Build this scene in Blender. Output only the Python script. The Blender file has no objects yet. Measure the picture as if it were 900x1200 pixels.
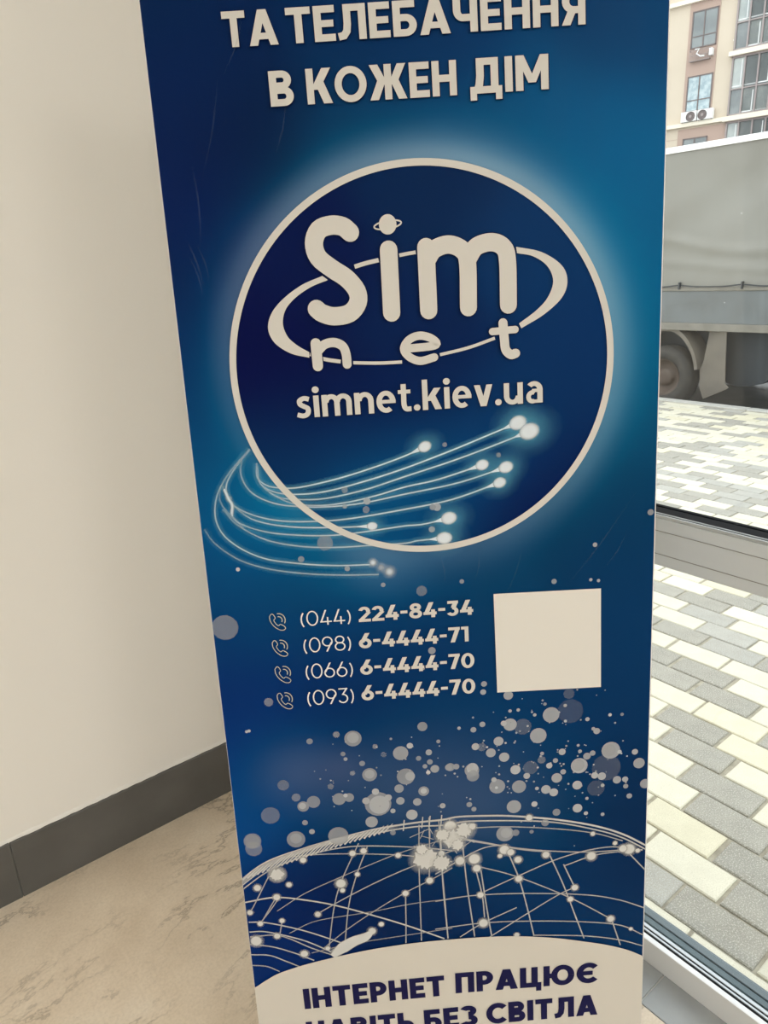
import bpy, bmesh, math, random
import numpy as np
from mathutils import Vector, Matrix

random.seed(7)
scene = bpy.context.scene
COL = scene.collection

# ---------------------------------------------------------------- camera
F_PX = 832.73                        # focal length for a 900 x 1200 frame
YAW, PITCH, ROLL = 0.90783716, 0.3263197, -0.04514302
CAM_H = 1.345
_fw = np.array([math.cos(YAW)*math.cos(PITCH), math.sin(YAW)*math.cos(PITCH), -math.sin(PITCH)])
_rt = np.array([math.sin(YAW), -math.cos(YAW), 0.0])
_up = np.cross(_rt, _fw)
CR = math.cos(ROLL)*_rt + math.sin(ROLL)*_up
CU = -math.sin(ROLL)*_rt + math.cos(ROLL)*_up
CF = _fw
cam_data = bpy.data.cameras.new('camera')
cam = bpy.data.objects.new('camera', cam_data); COL.objects.link(cam)
cam.matrix_world = Matrix(((CR[0], CU[0], -CF[0], 0), (CR[1], CU[1], -CF[1], 0),
                           (CR[2], CU[2], -CF[2], CAM_H), (0, 0, 0, 1)))
cam_data.sensor_fit = 'VERTICAL'
cam_data.sensor_height = 24.0
cam_data.lens = F_PX/1200*24.0
cam_data.clip_start = 0.02; cam_data.clip_end = 400
scene.camera = cam

# ---------------------------------------------------------------- world, light, exposure
world = bpy.data.worlds.new('overcast_sky'); scene.world = world
world.use_nodes = True
wn = world.node_tree.nodes; wn.clear()
wo = wn.new('ShaderNodeOutputWorld'); wb = wn.new('ShaderNodeBackground')
wb.inputs[0].default_value = (0.93, 0.97, 1.0, 1); wb.inputs[1].default_value = 2.15
world.node_tree.links.new(wb.outputs[0], wo.inputs[0])
FILL_W = 12.5
scene.view_settings.view_transform = 'Standard'
scene.view_settings.look = 'None'
scene.view_settings.gamma = 1.0
scene.view_settings.use_curve_mapping = False
scene.view_settings.exposure = 0.25
try:
    scene.cycles.use_denoising = True
    scene.cycles.transparent_max_bounces = 24
    scene.cycles.max_bounces = 10
    scene.cycles.diffuse_bounces = 6
except Exception:
    pass

# ---------------------------------------------------------------- helpers
def s2l(c):
    c = np.asarray(c, float)/255.0
    return np.where(c <= 0.04045, c/12.92, ((c+0.055)/1.055)**2.4)

def mat(name, rgb, rough=0.6, metal=0.0, spec=0.5, noise=None, bump=None, rand=0.0):
    """rgb = linear albedo; noise = (scale, rgb2, lo, hi); bump = (scale, strength, distance)"""
    m = bpy.data.materials.new(name); m.use_nodes = True
    nt = m.node_tree; N = nt.nodes; L = nt.links
    b = N['Principled BSDF']
    b.inputs['Base Color'].default_value = (*rgb, 1)
    b.inputs['Roughness'].default_value = rough
    b.inputs['Metallic'].default_value = metal
    b.inputs['Specular IOR Level'].default_value = spec
    tc = N.new('ShaderNodeTexCoord')
    src = None
    if noise:
        n = N.new('ShaderNodeTexNoise'); n.inputs['Scale'].default_value = noise[0]
        n.inputs['Detail'].default_value = 6; L.new(tc.outputs['Object'], n.inputs['Vector'])
        r = N.new('ShaderNodeValToRGB')
        r.color_ramp.elements[0].position = noise[2]; r.color_ramp.elements[1].position = noise[3]
        r.color_ramp.elements[0].color = (*rgb, 1); r.color_ramp.elements[1].color = (*noise[1], 1)
        L.new(n.outputs['Fac'], r.inputs['Fac']); src = r.outputs['Color']
    if rand:
        oi = N.new('ShaderNodeObjectInfo'); mr = N.new('ShaderNodeMapRange')
        mr.inputs[3].default_value = 1-rand; mr.inputs[4].default_value = 1+rand*0.4
        L.new(oi.outputs['Random'], mr.inputs[0])
        hs = N.new('ShaderNodeHueSaturation'); L.new(mr.outputs[0], hs.inputs['Value'])
        if src is None: hs.inputs['Color'].default_value = (*rgb, 1)
        else: L.new(src, hs.inputs['Color'])
        src = hs.outputs['Color']
    if src is not None: L.new(src, b.inputs['Base Color'])
    if bump:
        n2 = N.new('ShaderNodeTexNoise'); n2.inputs['Scale'].default_value = bump[0]; n2.inputs['Detail'].default_value = 4
        L.new(tc.outputs['Object'], n2.inputs['Vector'])
        bp = N.new('ShaderNodeBump'); bp.inputs['Strength'].default_value = bump[1]; bp.inputs['Distance'].default_value = bump[2]
        L.new(n2.outputs['Fac'], bp.inputs['Height']); L.new(bp.outputs['Normal'], b.inputs['Normal'])
    return m

class MB:
    def __init__(s): s.v = []; s.f = []; s.c = None
    def add(s, vs, fs):
        o = len(s.v); s.v += [tuple(map(float, v)) for v in vs]; s.f += [tuple(i+o for i in f) for f in fs]; return s
    def box(s, a, b):
        x0, y0, z0 = (min(a[i], b[i]) for i in range(3)); x1, y1, z1 = (max(a[i], b[i]) for i in range(3))
        return s.add([(x0,y0,z0),(x1,y0,z0),(x1,y1,z0),(x0,y1,z0),(x0,y0,z1),(x1,y0,z1),(x1,y1,z1),(x0,y1,z1)],
                     [(0,3,2,1),(4,5,6,7),(0,1,5,4),(1,2,6,5),(2,3,7,6),(3,0,4,7)])
    def cbox(s, a, b, ch):
        """box with chamfered edges"""
        x0, y0, z0 = (min(a[i], b[i]) for i in range(3)); x1, y1, z1 = (max(a[i], b[i]) for i in range(3))
        bm = bmesh.new()
        r = bmesh.ops.create_cube(bm, size=1)
        for v in r['verts']: v.co = Vector(((x0+x1)/2+v.co.x*(x1-x0), (y0+y1)/2+v.co.y*(y1-y0), (z0+z1)/2+v.co.z*(z1-z0)))
        bmesh.ops.bevel(bm, geom=bm.edges[:], offset=ch, segments=2, affect='EDGES', profile=0.5)
        bm.verts.index_update()
        s.add([v.co for v in bm.verts], [[v.index for v in f.verts] for f in bm.faces]); bm.free(); return s
    def lathe(s, prof, n, fn):
        """prof: list of (r, h); fn(r*cos, r*sin, h) -> xyz"""
        vs = []; fs = []
        for r, h in prof:
            for k in range(n):
                a = 2*math.pi*k/n; vs.append(fn(r*math.cos(a), r*math.sin(a), h))
        for i in range(len(prof)-1):
            for k in range(n):
                k2 = (k+1) % n; fs.append((i*n+k, i*n+k2, (i+1)*n+k2, (i+1)*n+k))
        return s.add(vs, fs)
    def tube(s, pts, r, n=8):
        pts = [Vector(p) for p in pts]; vs = []; fs = []
        for i, p in enumerate(pts):
            t = (pts[min(i+1, len(pts)-1)]-pts[max(i-1, 0)]).normalized()
            a = t.orthogonal().normalized() if i == 0 else (a - t*a.dot(t)).normalized()
            b = t.cross(a)
            for k in range(n):
                q = 2*math.pi*k/n; vs.append(p+a*math.cos(q)*r+b*math.sin(q)*r)
        for i in range(len(pts)-1):
            for k in range(n):
                k2 = (k+1) % n; fs.append((i*n+k, i*n+k2, (i+1)*n+k2, (i+1)*n+k))
        fs.append(tuple(range(n))[::-1]); fs.append(tuple((len(pts)-1)*n+k for k in range(n)))
        return s.add(vs, fs)
    def prism(s, poly, fn, d0, d1):
        n = len(poly)
        s.add([fn(a, b, d0) for a, b in poly]+[fn(a, b, d1) for a, b in poly],
              [tuple(range(n)), tuple(range(n, 2*n))[::-1]]+[(i, i+n, (i+1) % n+n, (i+1) % n) for i in range(n)])
        return s
    def mesh(s, name, m, smooth=False, fix=True):
        me = bpy.data.meshes.new(name); me.from_pydata(s.v, [], s.f); me.update()
        if m: me.materials.append(m)
        if fix:
            bm = bmesh.new(); bm.from_mesh(me); bmesh.ops.recalc_face_normals(bm, faces=bm.faces[:]); bm.to_mesh(me); bm.free()
        if smooth: me.shade_smooth() if hasattr(me, 'shade_smooth') else None
        return me
    def build(s, name, m, parent=None, smooth=False, fix=True):
        return obj(name, s.mesh(name, m, smooth, fix), parent)

def obj(name, me, parent=None):
    o = bpy.data.objects.new(name, me); COL.objects.link(o)
    if parent: o.parent = parent
    return o
def tag(o, label=None, cat=None, group=None, kind=None):
    if label: o['label'] = label
    if cat: o['category'] = cat
    if group: o['group'] = group
    if kind: o['kind'] = kind
    return o
def empty(name, loc=(0,0,0), rz=0):
    o = bpy.data.objects.new(name, None); COL.objects.link(o); o.location = loc; o.rotation_euler = (0,0,rz)
    o.empty_display_size = 0.1
    return o

# ---------------------------------------------------------------- materials
M = {}
M['wall'] = mat('wall_paint', (0.86, 0.845, 0.815), 0.75, bump=(60, 0.08, 0.002))
M['ceiling'] = mat('ceiling_paint', (0.82, 0.82, 0.80), 0.8)
M['skirt'] = mat('skirting_stone', (0.088, 0.087, 0.083), 0.45, noise=(7, (0.118, 0.116, 0.112), 0.35, 0.7))
M['alu'] = mat('grey_aluminium', (0.60, 0.65, 0.70), 0.45, metal=0.1)
M['alu_white'] = mat('pale_aluminium', (0.80, 0.82, 0.84), 0.4, metal=0.1)
M['bead'] = mat('bright_bead', (0.50, 0.54, 0.57), 0.25, metal=0.5)
M['rubber'] = mat('black_gasket', (0.010, 0.011, 0.014), 0.7, spec=0.12)
M['groove'] = mat('joint_groove', (0.25, 0.25, 0.25), 0.6)
M['tile'] = mat('grey_tile', (0.30, 0.32, 0.33), 0.35, noise=(9, (0.36, 0.38, 0.39), 0.35, 0.7))
M['grout'] = mat('pale_grout', (0.62, 0.62, 0.60), 0.8)
M['sand'] = mat('joint_sand', (0.42, 0.385, 0.305), 0.9, noise=(40, (0.30, 0.27, 0.21), 0.4, 0.65))

def stone_floor():
    m = mat('beige_limestone', (0.56, 0.47, 0.36), 0.38)
    nt = m.node_tree; N = nt.nodes; L = nt.links; b = N['Principled BSDF']
    tc = next(n for n in N if n.type == 'TEX_COORD')
    def noise(sc, det, rough=0.6, dist=0.0, vec=None):
        n = N.new('ShaderNodeTexNoise'); n.inputs['Scale'].default_value = sc; n.inputs['Detail'].default_value = det
        n.inputs['Roughness'].default_value = rough; n.inputs['Distortion'].default_value = dist
        L.new(vec or tc.outputs['Object'], n.inputs['Vector']); return n
    def ramp(src, stops):
        r = N.new('ShaderNodeValToRGB'); e = r.color_ramp.elements
        while len(e) < len(stops): e.new(0.5)
        for k, (p, c) in enumerate(stops): e[k].position = p; e[k].color = (*c, 1)
        L.new(src, r.inputs['Fac']); return r
    base = ramp(noise(5, 8).outputs['Fac'], [(0.3, (0.66, 0.555, 0.43)), (0.55, (0.76, 0.655, 0.525)), (0.75, (0.82, 0.735, 0.62))])
    speck = ramp(noise(170, 3).outputs['Fac'], [(0.35, (0.80, 0.79, 0.77)), (0.6, (1, 1, 1))])
    mx = N.new('ShaderNodeMix'); mx.data_type = 'RGBA'; mx.blend_type = 'MULTIPLY'; mx.inputs[0].default_value = 0.45
    L.new(base.outputs[0], mx.inputs[6]); L.new(speck.outputs[0], mx.inputs[7])
    # ragged stylolite veins running roughly along the wall
    mp = N.new('ShaderNodeMapping'); mp.inputs['Rotation'].default_value = (0, 0, -0.25); mp.inputs['Scale'].default_value = (0.8, 1.7, 1)
    L.new(tc.outputs['Object'], mp.inputs['Vector'])
    v1 = noise(2.6, 10, 0.66, 0.25, mp.outputs[0])
    s1 = N.new('ShaderNodeMath'); s1.operation = 'SUBTRACT'; s1.inputs[1].default_value = 0.5; L.new(v1.outputs['Fac'], s1.inputs[0])
    a1 = N.new('ShaderNodeMath'); a1.operation = 'ABSOLUTE'; L.new(s1.outputs[0], a1.inputs[0])
    vm = ramp(a1.outputs[0], [(0.0, (1, 1, 1)), (0.003, (0.8, 0.8, 0.8)), (0.009, (0.12, 0.12, 0.12)), (0.03, (0, 0, 0))])
    gate = ramp(noise(2.6, 2).outputs['Fac'], [(0.40, (0, 0, 0)), (0.58, (1, 1, 1))])
    mm = N.new('ShaderNodeMath'); mm.operation = 'MULTIPLY'; L.new(vm.outputs[0], mm.inputs[0]); L.new(gate.outputs[0], mm.inputs[1])
    m3 = N.new('ShaderNodeMath'); m3.operation = 'MULTIPLY'; m3.inputs[1].default_value = 0.62; L.new(mm.outputs[0], m3.inputs[0])
    m2 = N.new('ShaderNodeMix'); m2.data_type = 'RGBA'
    L.new(m3.outputs[0], m2.inputs[0]); L.new(mx.outputs[2], m2.inputs[6]); m2.inputs[7].default_value = (0.17, 0.125, 0.085, 1)
    L.new(m2.outputs[2], b.inputs['Base Color'])
    return m
M['floor'] = stone_floor()

def thin_glass(name, tint, dust=0.0):
    m = bpy.data.materials.new(name); m.use_nodes = True
    nt = m.node_tree; N = nt.nodes; L = nt.links; N.clear()
    out = N.new('ShaderNodeOutputMaterial'); tr = N.new('ShaderNodeBsdfTransparent'); gl = N.new('ShaderNodeBsdfGlossy')
    tr.inputs[0].default_value = (*tint, 1); gl.inputs['Roughness'].default_value = 0.0
    lw = N.new('ShaderNodeLayerWeight'); lw.inputs['Blend'].default_value = 0.5
    p5 = N.new('ShaderNodeMath'); p5.operation = 'POWER'; p5.inputs[1].default_value = 5.0; L.new(lw.outputs['Facing'], p5.inputs[0])
    fr = N.new('ShaderNodeMapRange'); fr.inputs[3].default_value = 0.035; fr.inputs[4].default_value = 0.9; L.new(p5.outputs[0], fr.inputs[0])
    mx = N.new('ShaderNodeMixShader'); L.new(fr.outputs[0], mx.inputs[0]); L.new(tr.outputs[0], mx.inputs[1]); L.new(gl.outputs[0], mx.inputs[2])
    last = mx
    if dust:
        tc = N.new('ShaderNodeTexCoord'); vo = N.new('ShaderNodeTexVoronoi'); vo.inputs['Scale'].default_value = 42
        L.new(tc.outputs['Object'], vo.inputs['Vector'])
        wn_ = N.new('ShaderNodeTexWhiteNoise'); L.new(vo.outputs['Position'], wn_.inputs['Vector'])
        th = N.new('ShaderNodeMath'); th.operation = 'MULTIPLY'; th.inputs[1].default_value = dust; L.new(wn_.outputs['Value'], th.inputs[0])
        pw = N.new('ShaderNodeMath'); pw.operation = 'SUBTRACT'; pw.inputs[1].default_value = dust*0.45; L.new(th.outputs[0], pw.inputs[0])
        lt = N.new('ShaderNodeMath'); lt.operation = 'LESS_THAN'; L.new(vo.outputs['Distance'], lt.inputs[0]); L.new(pw.outputs[0], lt.inputs[1])
        df = N.new('ShaderNodeBsdfDiffuse'); df.inputs[0].default_value = (0.85, 0.85, 0.83, 1)
        tl = N.new('ShaderNodeBsdfTranslucent'); tl.inputs[0].default_value = (0.85, 0.85, 0.83, 1)
        ad = N.new('ShaderNodeMixShader'); ad.inputs[0].default_value = 0.6; L.new(df.outputs[0], ad.inputs[1]); L.new(tl.outputs[0], ad.inputs[2])
        m2 = N.new('ShaderNodeMixShader'); L.new(lt.outputs[0], m2.inputs[0]); L.new(mx.outputs[0], m2.inputs[1]); L.new(ad.outputs[0], m2.inputs[2])
        last = m2
    L.new(last.outputs[0], out.inputs[0])
    return m
M['glass'] = thin_glass('window_glass', (0.96, 0.975, 0.97), dust=0.085)

# ---------------------------------------------------------------- room shell
XF, YW = 1.04, 1.562               # inner face of the glazed front, face of the skirting
XB, YB, ZC = -4.2, -5.0, 2.85
fl = MB().box((XB, YB, -0.05), (0.955, YW+0.02, 0.0)).build('floor', M['floor']); tag(fl, kind='structure')
bed = MB().box((0.955, YB, -0.05), (XF, YW+0.02, -0.003)).build('grout_bed', M['grout'], fl)
y = 0.498-0.6*10
tile_me = None
while y < YW:
    y1 = min(y+0.6, YW)
    o = MB().cbox((0.957, y+0.0015, -0.04), (XF+0.004, y1-0.0015, 0.0), 0.001).build('tile', M['tile'], fl)
    y += 0.6
w = MB().box((XB, YW+0.010, -0.05), (XF+0.11, YW+0.22, ZC)).build('wall_left', M['wall']); tag(w, kind='structure')
bb = empty('baseboard_left', (0, YW, 0)); tag(bb, kind='structure')
x = 0.103-0.6*8
while x < XF:
    x1 = min(x+0.6, XF+0.02)
    if x1 > XB+0.02:
        MB().cbox((max(x, XB)+0.0008, 0, 0.0), (x1-0.0008, 0.012, 0.154+random.uniform(-0.001, 0.0015)), 0.0012).build('skirting_tile', M['skirt'], bb)
    x += 0.6
MB().box((XB, 0.004, 0.001), (XF, 0.0115, 0.150)).build('joint_filler', M['groove'], bb)
# ragged lip of paint and filler along the top of the skirting
lip = MB(); xs = np.arange(-0.9, 1.03, 0.012); prev = None
for xx in xs:
    d = 0.003+0.004*random.random(); h = 0.006+0.004*random.random()
    cur = [(xx, 0.010-d*0.6, 0.1535), (xx, 0.010-d*0.2, 0.1535+h), (xx, 0.0115, 0.155+h)]
    if prev: lip.add(prev+cur, [(0, 1, 4, 3), (1, 2, 5, 4)])
    prev = cur
lip.build('paint_lip', M['wall'], bb, smooth=True)
for nm, a, b in (('wall_back', (XB, YB-0.2, -0.05), (XF+0.11, YB, ZC)), ('wall_right', (XB-0.2, YB-0.2, -0.05), (XB, YW+0.22, ZC))):
    tag(MB().box(a, b).build(nm, M['wall']), kind='structure')
tag(MB().box((XB-0.2, YB-0.2, ZC), (XF+0.11, YW+0.22, ZC+0.2)).build('ceiling', M['ceiling']), kind='structure')
M['led'] = mat('lit_diffuser', (0.9, 0.9, 0.9), 0.5)
_b = M['led'].node_tree.nodes['Principled BSDF']
_b.inputs['Emission Color'].default_value = (1.0, 0.95, 0.875, 1); _b.inputs['Emission Strength'].default_value = FILL_W
for i, (lx, ly, wh) in enumerate(((0.15, -2.1, 'along the glazed front'), (-1.2, -3.6, 'by the back wall'), (-2.7, -1.0, 'deep in the room'))):  # ceiling panels added out of view to brighten the room
    t = empty('ceiling_light', (lx, ly, ZC)); tag(t, 'long white flush ceiling light panel '+wh, 'ceiling light', 'ceiling light panels')
    MB().box((-0.31, -0.61, -0.03), (0.31, 0.61, 0.0)).build('housing', M['alu_white'], t)
    MB().box((-0.28, -0.58, -0.034), (0.28, 0.58, -0.029)).build('diffuser', M['led'], t)

# ---------------------------------------------------------------- glazed front
tag(MB().box((XF-0.005, 0.782, -0.05), (XF+0.11, YW+0.015, ZC)).build('wall_front', M['wall']), kind='structure')  # unseen pier added to keep window light off the wall near the corner
win = empty('window_1', (XF, 0, 0)); tag(win, kind='structure')
Y0, Y1 = YB, 0.784
def bar(name, x0, x1, z0, z1, m, ya=Y0, yb=Y1, ch=0.0012):
    return MB().cbox((x0, ya, z0), (x1, yb, z1), ch).build(name, m, win)
# bottom rail: pale inner face, gaskets, bright beads and a glazing pocket
bar('bottom_rail', 0.0, 0.012, 0.0, 0.056, M['alu_white'])
bar('bottom_rail_core', 0.010, 0.082, -0.03, 0.040, M['alu_white'])
bar('gasket', 0.012, 0.0195, 0.03, 0.0525, M['rubber'], ch=0.0008)
bar('glazing_bead', 0.0195, 0.0245, 0.03, 0.0535, M['bead'], ch=0.001)
bar('gasket', 0.0245, 0.0305, 0.03, 0.050, M['rubber'], ch=0.0008)
bar('glazing_bead', 0.0305, 0.040, 0.03, 0.049, M['bead'], ch=0.002)
bar('spacer', 0.045, 0.058, 0.03, 0.0465, mat('spacer_blue_grey', (0.09, 0.125, 0.14), 0.4, metal=0.2))
bar('outer_bead', 0.062, 0.080, 0.02, 0.046, mat('outer_bead_grey', (0.13, 0.16, 0.175), 0.4, metal=0.2))
# transom
bar('transom', 0.0, 0.056, 0.855, 0.9375, M['alu'])
for zz in (0.916, 0.8755):
    MB().box((-0.0006, Y0, zz-0.0005), (0.004, Y1, zz+0.0005)).build('transom_groove', M['groove'], win)
bar('glazing_bead', 0.0, 0.004, 0.9375, 0.9435, M['bead'], ch=0.0008)
bar('gasket', 0.004, 0.009, 0.93, 0.9425, M['rubber'], ch=0.0006)
bar('glazing_bead', 0.009, 0.012, 0.93, 0.9435, M['bead'], ch=0.0006)
bar('gasket', 0.012, 0.041, 0.93, 0.9425, M['rubber'], ch=0.001)
bar('gasket', 0.046, 0.055, 0.93, 0.9425, M['rubber'], ch=0.001)
bar('top_rail', 0.0, 0.094, ZC-0.09, ZC, M['alu'])
MULL = [0.72, 0.165, -1.05, -2.35, -3.65, YB+0.01]
for my in MULL:
    MB().cbox((-0.003, my, 0.03), (0.097, my+0.065, ZC-0.05), 0.0015).build('mullion', M['alu'], win)
for i in range(len(MULL)-1):
    yb, ya = MULL[i]+0.002, MULL[i+1]+0.063
    for z0, z1, px0 in ((0.035, 0.858, 0.041), (0.935, ZC-0.085, 0.041)):
        MB().box((px0, ya, z0), (px0+0.0045, yb, z1)).build('pane', M['glass'], win)

# ---------------------------------------------------------------- paving outside
pav = MB().box((XF+0.05, -6, -0.30), (6.66, 9, -0.006)).build('pavement', M['sand']); tag(pav, kind='structure')
tag(MB().box((6.66, -30, -0.34), (60, 60, -0.16)).build('road', mat('street_asphalt', (0.16, 0.165, 0.17), 0.75, noise=(3, (0.22, 0.225, 0.23), 0.35, 0.7), bump=(120, 0.3, 0.004))), kind='structure')
kerb = empty('kerb', (6.60, 0, 0)); tag(kerb, kind='structure')
M['kerb'] = mat('kerb_concrete', (0.52, 0.51, 0.47), 0.8, noise=(14, (0.42, 0.41, 0.38), 0.35, 0.7))
for k in range(-6, 9):
    MB().cbox((0.0, k*1.0+0.004, -0.3), (0.12, k*1.0+0.996, 0.004), 0.006).build('kerb_stone', M['kerb'], kerb)
PL, PW = 0.1984, 0.1013
X00 = 0.8777*CAM_H; YA, YBP = 0.4365*CAM_H, 0.3830*CAM_H
def paver_mat(nm, c1, c2, c3):
    m = mat(nm, c1, 0.85, noise=(16, c2, 0.35, 0.68), bump=(260, 0.35, 0.003), rand=0.10)
    nt = m.node_tree; N = nt.nodes; L = nt.links; b = N['Principled BSDF']
    tc = next(n for n in N if n.type == 'TEX_COORD')
    src = b.inputs['Base Color'].links[0].from_socket
    n = N.new('ShaderNodeTexNoise'); n.inputs['Scale'].default_value = 300; n.inputs['Detail'].default_value = 2
    L.new(tc.outputs['Object'], n.inputs['Vector'])
    r = N.new('ShaderNodeValToRGB'); r.color_ramp.elements[0].position = 0.50; r.color_ramp.elements[1].position = 0.68
    L.new(n.outputs['Fac'], r.inputs['Fac'])
    mx = N.new('ShaderNodeMix'); mx.data_type = 'RGBA'; L.new(r.outputs[0], mx.inputs[0]); L.new(src, mx.inputs[6]); mx.inputs[7].default_value = (*c3, 1)
    L.new(mx.outputs[2], b.inputs['Base Color'])
    return m
PM = [paver_mat('cream_paver', (0.70, 0.66, 0.535), (0.64, 0.60, 0.485), (0.60, 0.56, 0.44)),
      paver_mat('grey_paver', (0.335, 0.317, 0.272), (0.285, 0.27, 0.232), (0.50, 0.48, 0.42)),
      paver_mat('yellowish_paver', (0.69, 0.64, 0.485), (0.63, 0.58, 0.435), (0.58, 0.53, 0.40)),
      paver_mat('pale_grey_paver', (0.40, 0.385, 0.34), (0.35, 0.335, 0.295), (0.50, 0.49, 0.455))]
def paver_geo(l, wd):
    c = 0.003; a, b = wd/2, l/2
    vs = [(-a,-b,-0.05),(a,-b,-0.05),(a,b,-0.05),(-a,b,-0.05),(-a,-b,-c),(a,-b,-c),(a,b,-c),(-a,b,-c),(-a+c,-b+c,0),(a-c,-b+c,0),(a-c,b-c,0),(-a+c,b-c,0)]
    fs = [(0,1,5,4),(1,2,6,5),(2,3,7,6),(3,0,4,7),(4,5,9,8),(5,6,10,9),(6,7,11,10),(7,4,8,11),(8,9,10,11)]
    return vs, fs
pmesh = []
for m_ in PM:
    row = []
    for l, wd in ((PL-0.010, PW-0.0055), (PL-0.014, PW-0.0065), (PL-0.007, PW-0.005)):
        b_ = MB(); b_.add(*paver_geo(l, wd)); row.append(b_.mesh('paver', m_, fix=False))
    pmesh.append(row)
# colours of the stones nearest the glass: (course, y of the stone's middle in units of camera height) -> kind
known = {(-1, .46): 0, (-1, .31): 0, (0, .51): 3, (0, .36): 1, (1, .455): 0, (1, .31): 1, (1, .60): 0, (2, .51): 2, (2, .36): 1, (3, .60): 0, (3, .456): 1, (3, .31): 1,
         (4, .66): 0, (4, .51): 1, (4, .36): 0, (5, .605): 1, (5, .457): 0, (5, .75): 0, (6, .66): 1, (6, .51): 2, (6, .80): 0, (7, .76): 0, (7, .61): 2, (7, .46): 1,
         (8, .81): 1, (8, .665): 1, (8, .517): 0, (9, .90): 1, (9, .753): 1, (9, .605): 0, (10, .80): 0, (10, .66): 0, (10, .95): 0, (11, .83): 1, (11, .68): 3, (11, .97): 1,
         (12, .955): 0, (12, .807): 3, (12, .66): 0, (13, 1.04): 0, (13, .90): 3, (13, .75): 0, (14, 1.11): 1, (14, .965): 1, (14, .817): 0, (15, 1.03): 0, (15, .88): 1}
spots = []
for k in range(-1, 60):
    xc = X00+(k+0.5)*PW
    if xc+PW/2 > 6.602: break
    ph = YA if k % 2 == 0 else YBP
    for j in range(-30, 45):
        yc = ph+(j+0.5)*PL
        if -5.8 < yc < 8.8:
            kind = None
            for (kk, yy), v in known.items():
                if kk == k and abs(yy*CAM_H-yc) < PL*0.5: kind = v
            if kind is None: kind = random.choices((0, 1, 2, 3), (0.50, 0.28, 0.08, 0.14))[0]
            # how far outside the strip of paving seen past the banner
            mid = 0.22+0.505*(xc-0.55)
            spots.append((abs(yc-mid)/(0.35+0.12*xc), xc, yc, kind))
spots.sort()
rest = [MB() for _ in PM]
for i, (_, xc, yc, kind) in enumerate(spots):
    dz = random.uniform(-0.0012, 0.0012)
    if i < 300:
        o = obj('paver', random.choice(pmesh[kind]), pav)
        o.location = (xc, yc, dz); o.rotation_euler = (random.gauss(0, 0.004), random.gauss(0, 0.004), random.gauss(0, 0.006))
    else:
        vs, fs = paver_geo(PL-0.009, PW-0.0055)
        rest[kind].add([(a+xc, b+yc, c+dz) for a, b, c in vs], fs)
for k, r in enumerate(rest):
    o = r.build('far_pavers', PM[k], pav, fix=False); o['kind'] = 'stuff'

# ---------------------------------------------------------------- truck
TX, SC = 6.95, 1.045
def tz(z): return CAM_H-(CAM_H-z)*SC
truck = empty('truck', (TX+1.0, 2.8, -0.16)); tag(truck, 'grey light truck with a tarpaulin-covered cargo bed parked beyond the paving', 'truck')
def tpart(mb, name, m, parent=truck, smooth=False):
    ox, oy, oz = TX+1.0, 2.8, -0.16
    mb.v = [(a-ox, b-oy, c-oz) for a, b, c in mb.v]
    return mb.build(name, m, parent, smooth)
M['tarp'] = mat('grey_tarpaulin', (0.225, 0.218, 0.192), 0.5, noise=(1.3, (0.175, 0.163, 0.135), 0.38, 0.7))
M['tarp_top'] = mat('pale_tarpaulin', (0.80, 0.79, 0.76), 0.5)  # same tarpaulin, with the light on its roof put into a paler colour
M['bedgrey'] = mat('dusty_grey_paint', (0.125, 0.138, 0.14), 0.45, noise=(5, (0.10, 0.105, 0.102), 0.4, 0.75))
M['railpale'] = mat('dusty_pale_rail', (0.20, 0.185, 0.155), 0.6, noise=(8, (0.15, 0.138, 0.115), 0.4, 0.7))
M['tyre'] = mat('dusty_tyre_rubber', (0.030, 0.028, 0.026), 0.85, noise=(12, (0.055, 0.050, 0.043), 0.4, 0.7))
M['rim'] = mat('rusty_brown_rim', (0.075, 0.050, 0.038), 0.7, noise=(10, (0.11, 0.082, 0.064), 0.4, 0.7))
M['dust'] = mat('dusty_beige_mudguard', (0.155, 0.135, 0.108), 0.75, noise=(6, (0.12, 0.106, 0.088), 0.4, 0.7))
M['dark'] = mat('dark_chassis', (0.026, 0.031, 0.036), 0.6)
YT0, YT1 = 0.2, 7.6
ZT0, ZT1 = tz(1.075), tz(2.276)
def tarp_side(xp, sgn):
    b = MB(); nu, nv = 150, 36
    for j in range(nv+1):
        for i in range(nu+1):
            yy = YT0+(YT1-YT0)*i/nu; v = j/nv; zz = ZT0+(ZT1-ZT0)*v
            sag = math.sin(math.pi*v)
            d = 0.018*sag*math.sin(yy*2*math.pi/1.25) + 0.012*sag*math.sin(yy*7.3+zz*9)*math.exp(-((v-0.75)/0.3)**2) \
                + 0.020*math.exp(-((zz-(ZT0+0.42-0.10*math.sin(yy*2.4)))/0.045)**2) + 0.012*math.exp(-((zz-(ZT0+0.20-0.05*math.sin(yy*2.4+0.6)))/0.03)**2)
            b.v.append((xp-sgn*d, yy, zz))
    for j in range(nv):
        for i in range(nu):
            a = j*(nu+1)+i; b.f.append((a, a+1, a+nu+2, a+nu+1))
    return b
tb = tarp_side(TX+0.01, 1); t2 = tarp_side(TX+2.0, -1); tb.add(t2.v, t2.f)
tb.box((TX+0.02, YT0, ZT0), (TX+1.99, YT0+0.02, ZT1)); tb.box((TX+0.02, YT1-0.02, ZT0), (TX+1.99, YT1, ZT1))
tarp = tpart(tb, 'tarpaulin_cover', M['tarp'], smooth=True)
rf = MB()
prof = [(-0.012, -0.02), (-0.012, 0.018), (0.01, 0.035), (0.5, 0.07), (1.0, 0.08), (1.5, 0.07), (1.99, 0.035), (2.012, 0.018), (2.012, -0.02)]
rf.prism([(a, b) for a, b in prof], lambda a, b, d: (TX+a, d, ZT1+b), YT0-0.01, YT1+0.01)
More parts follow.
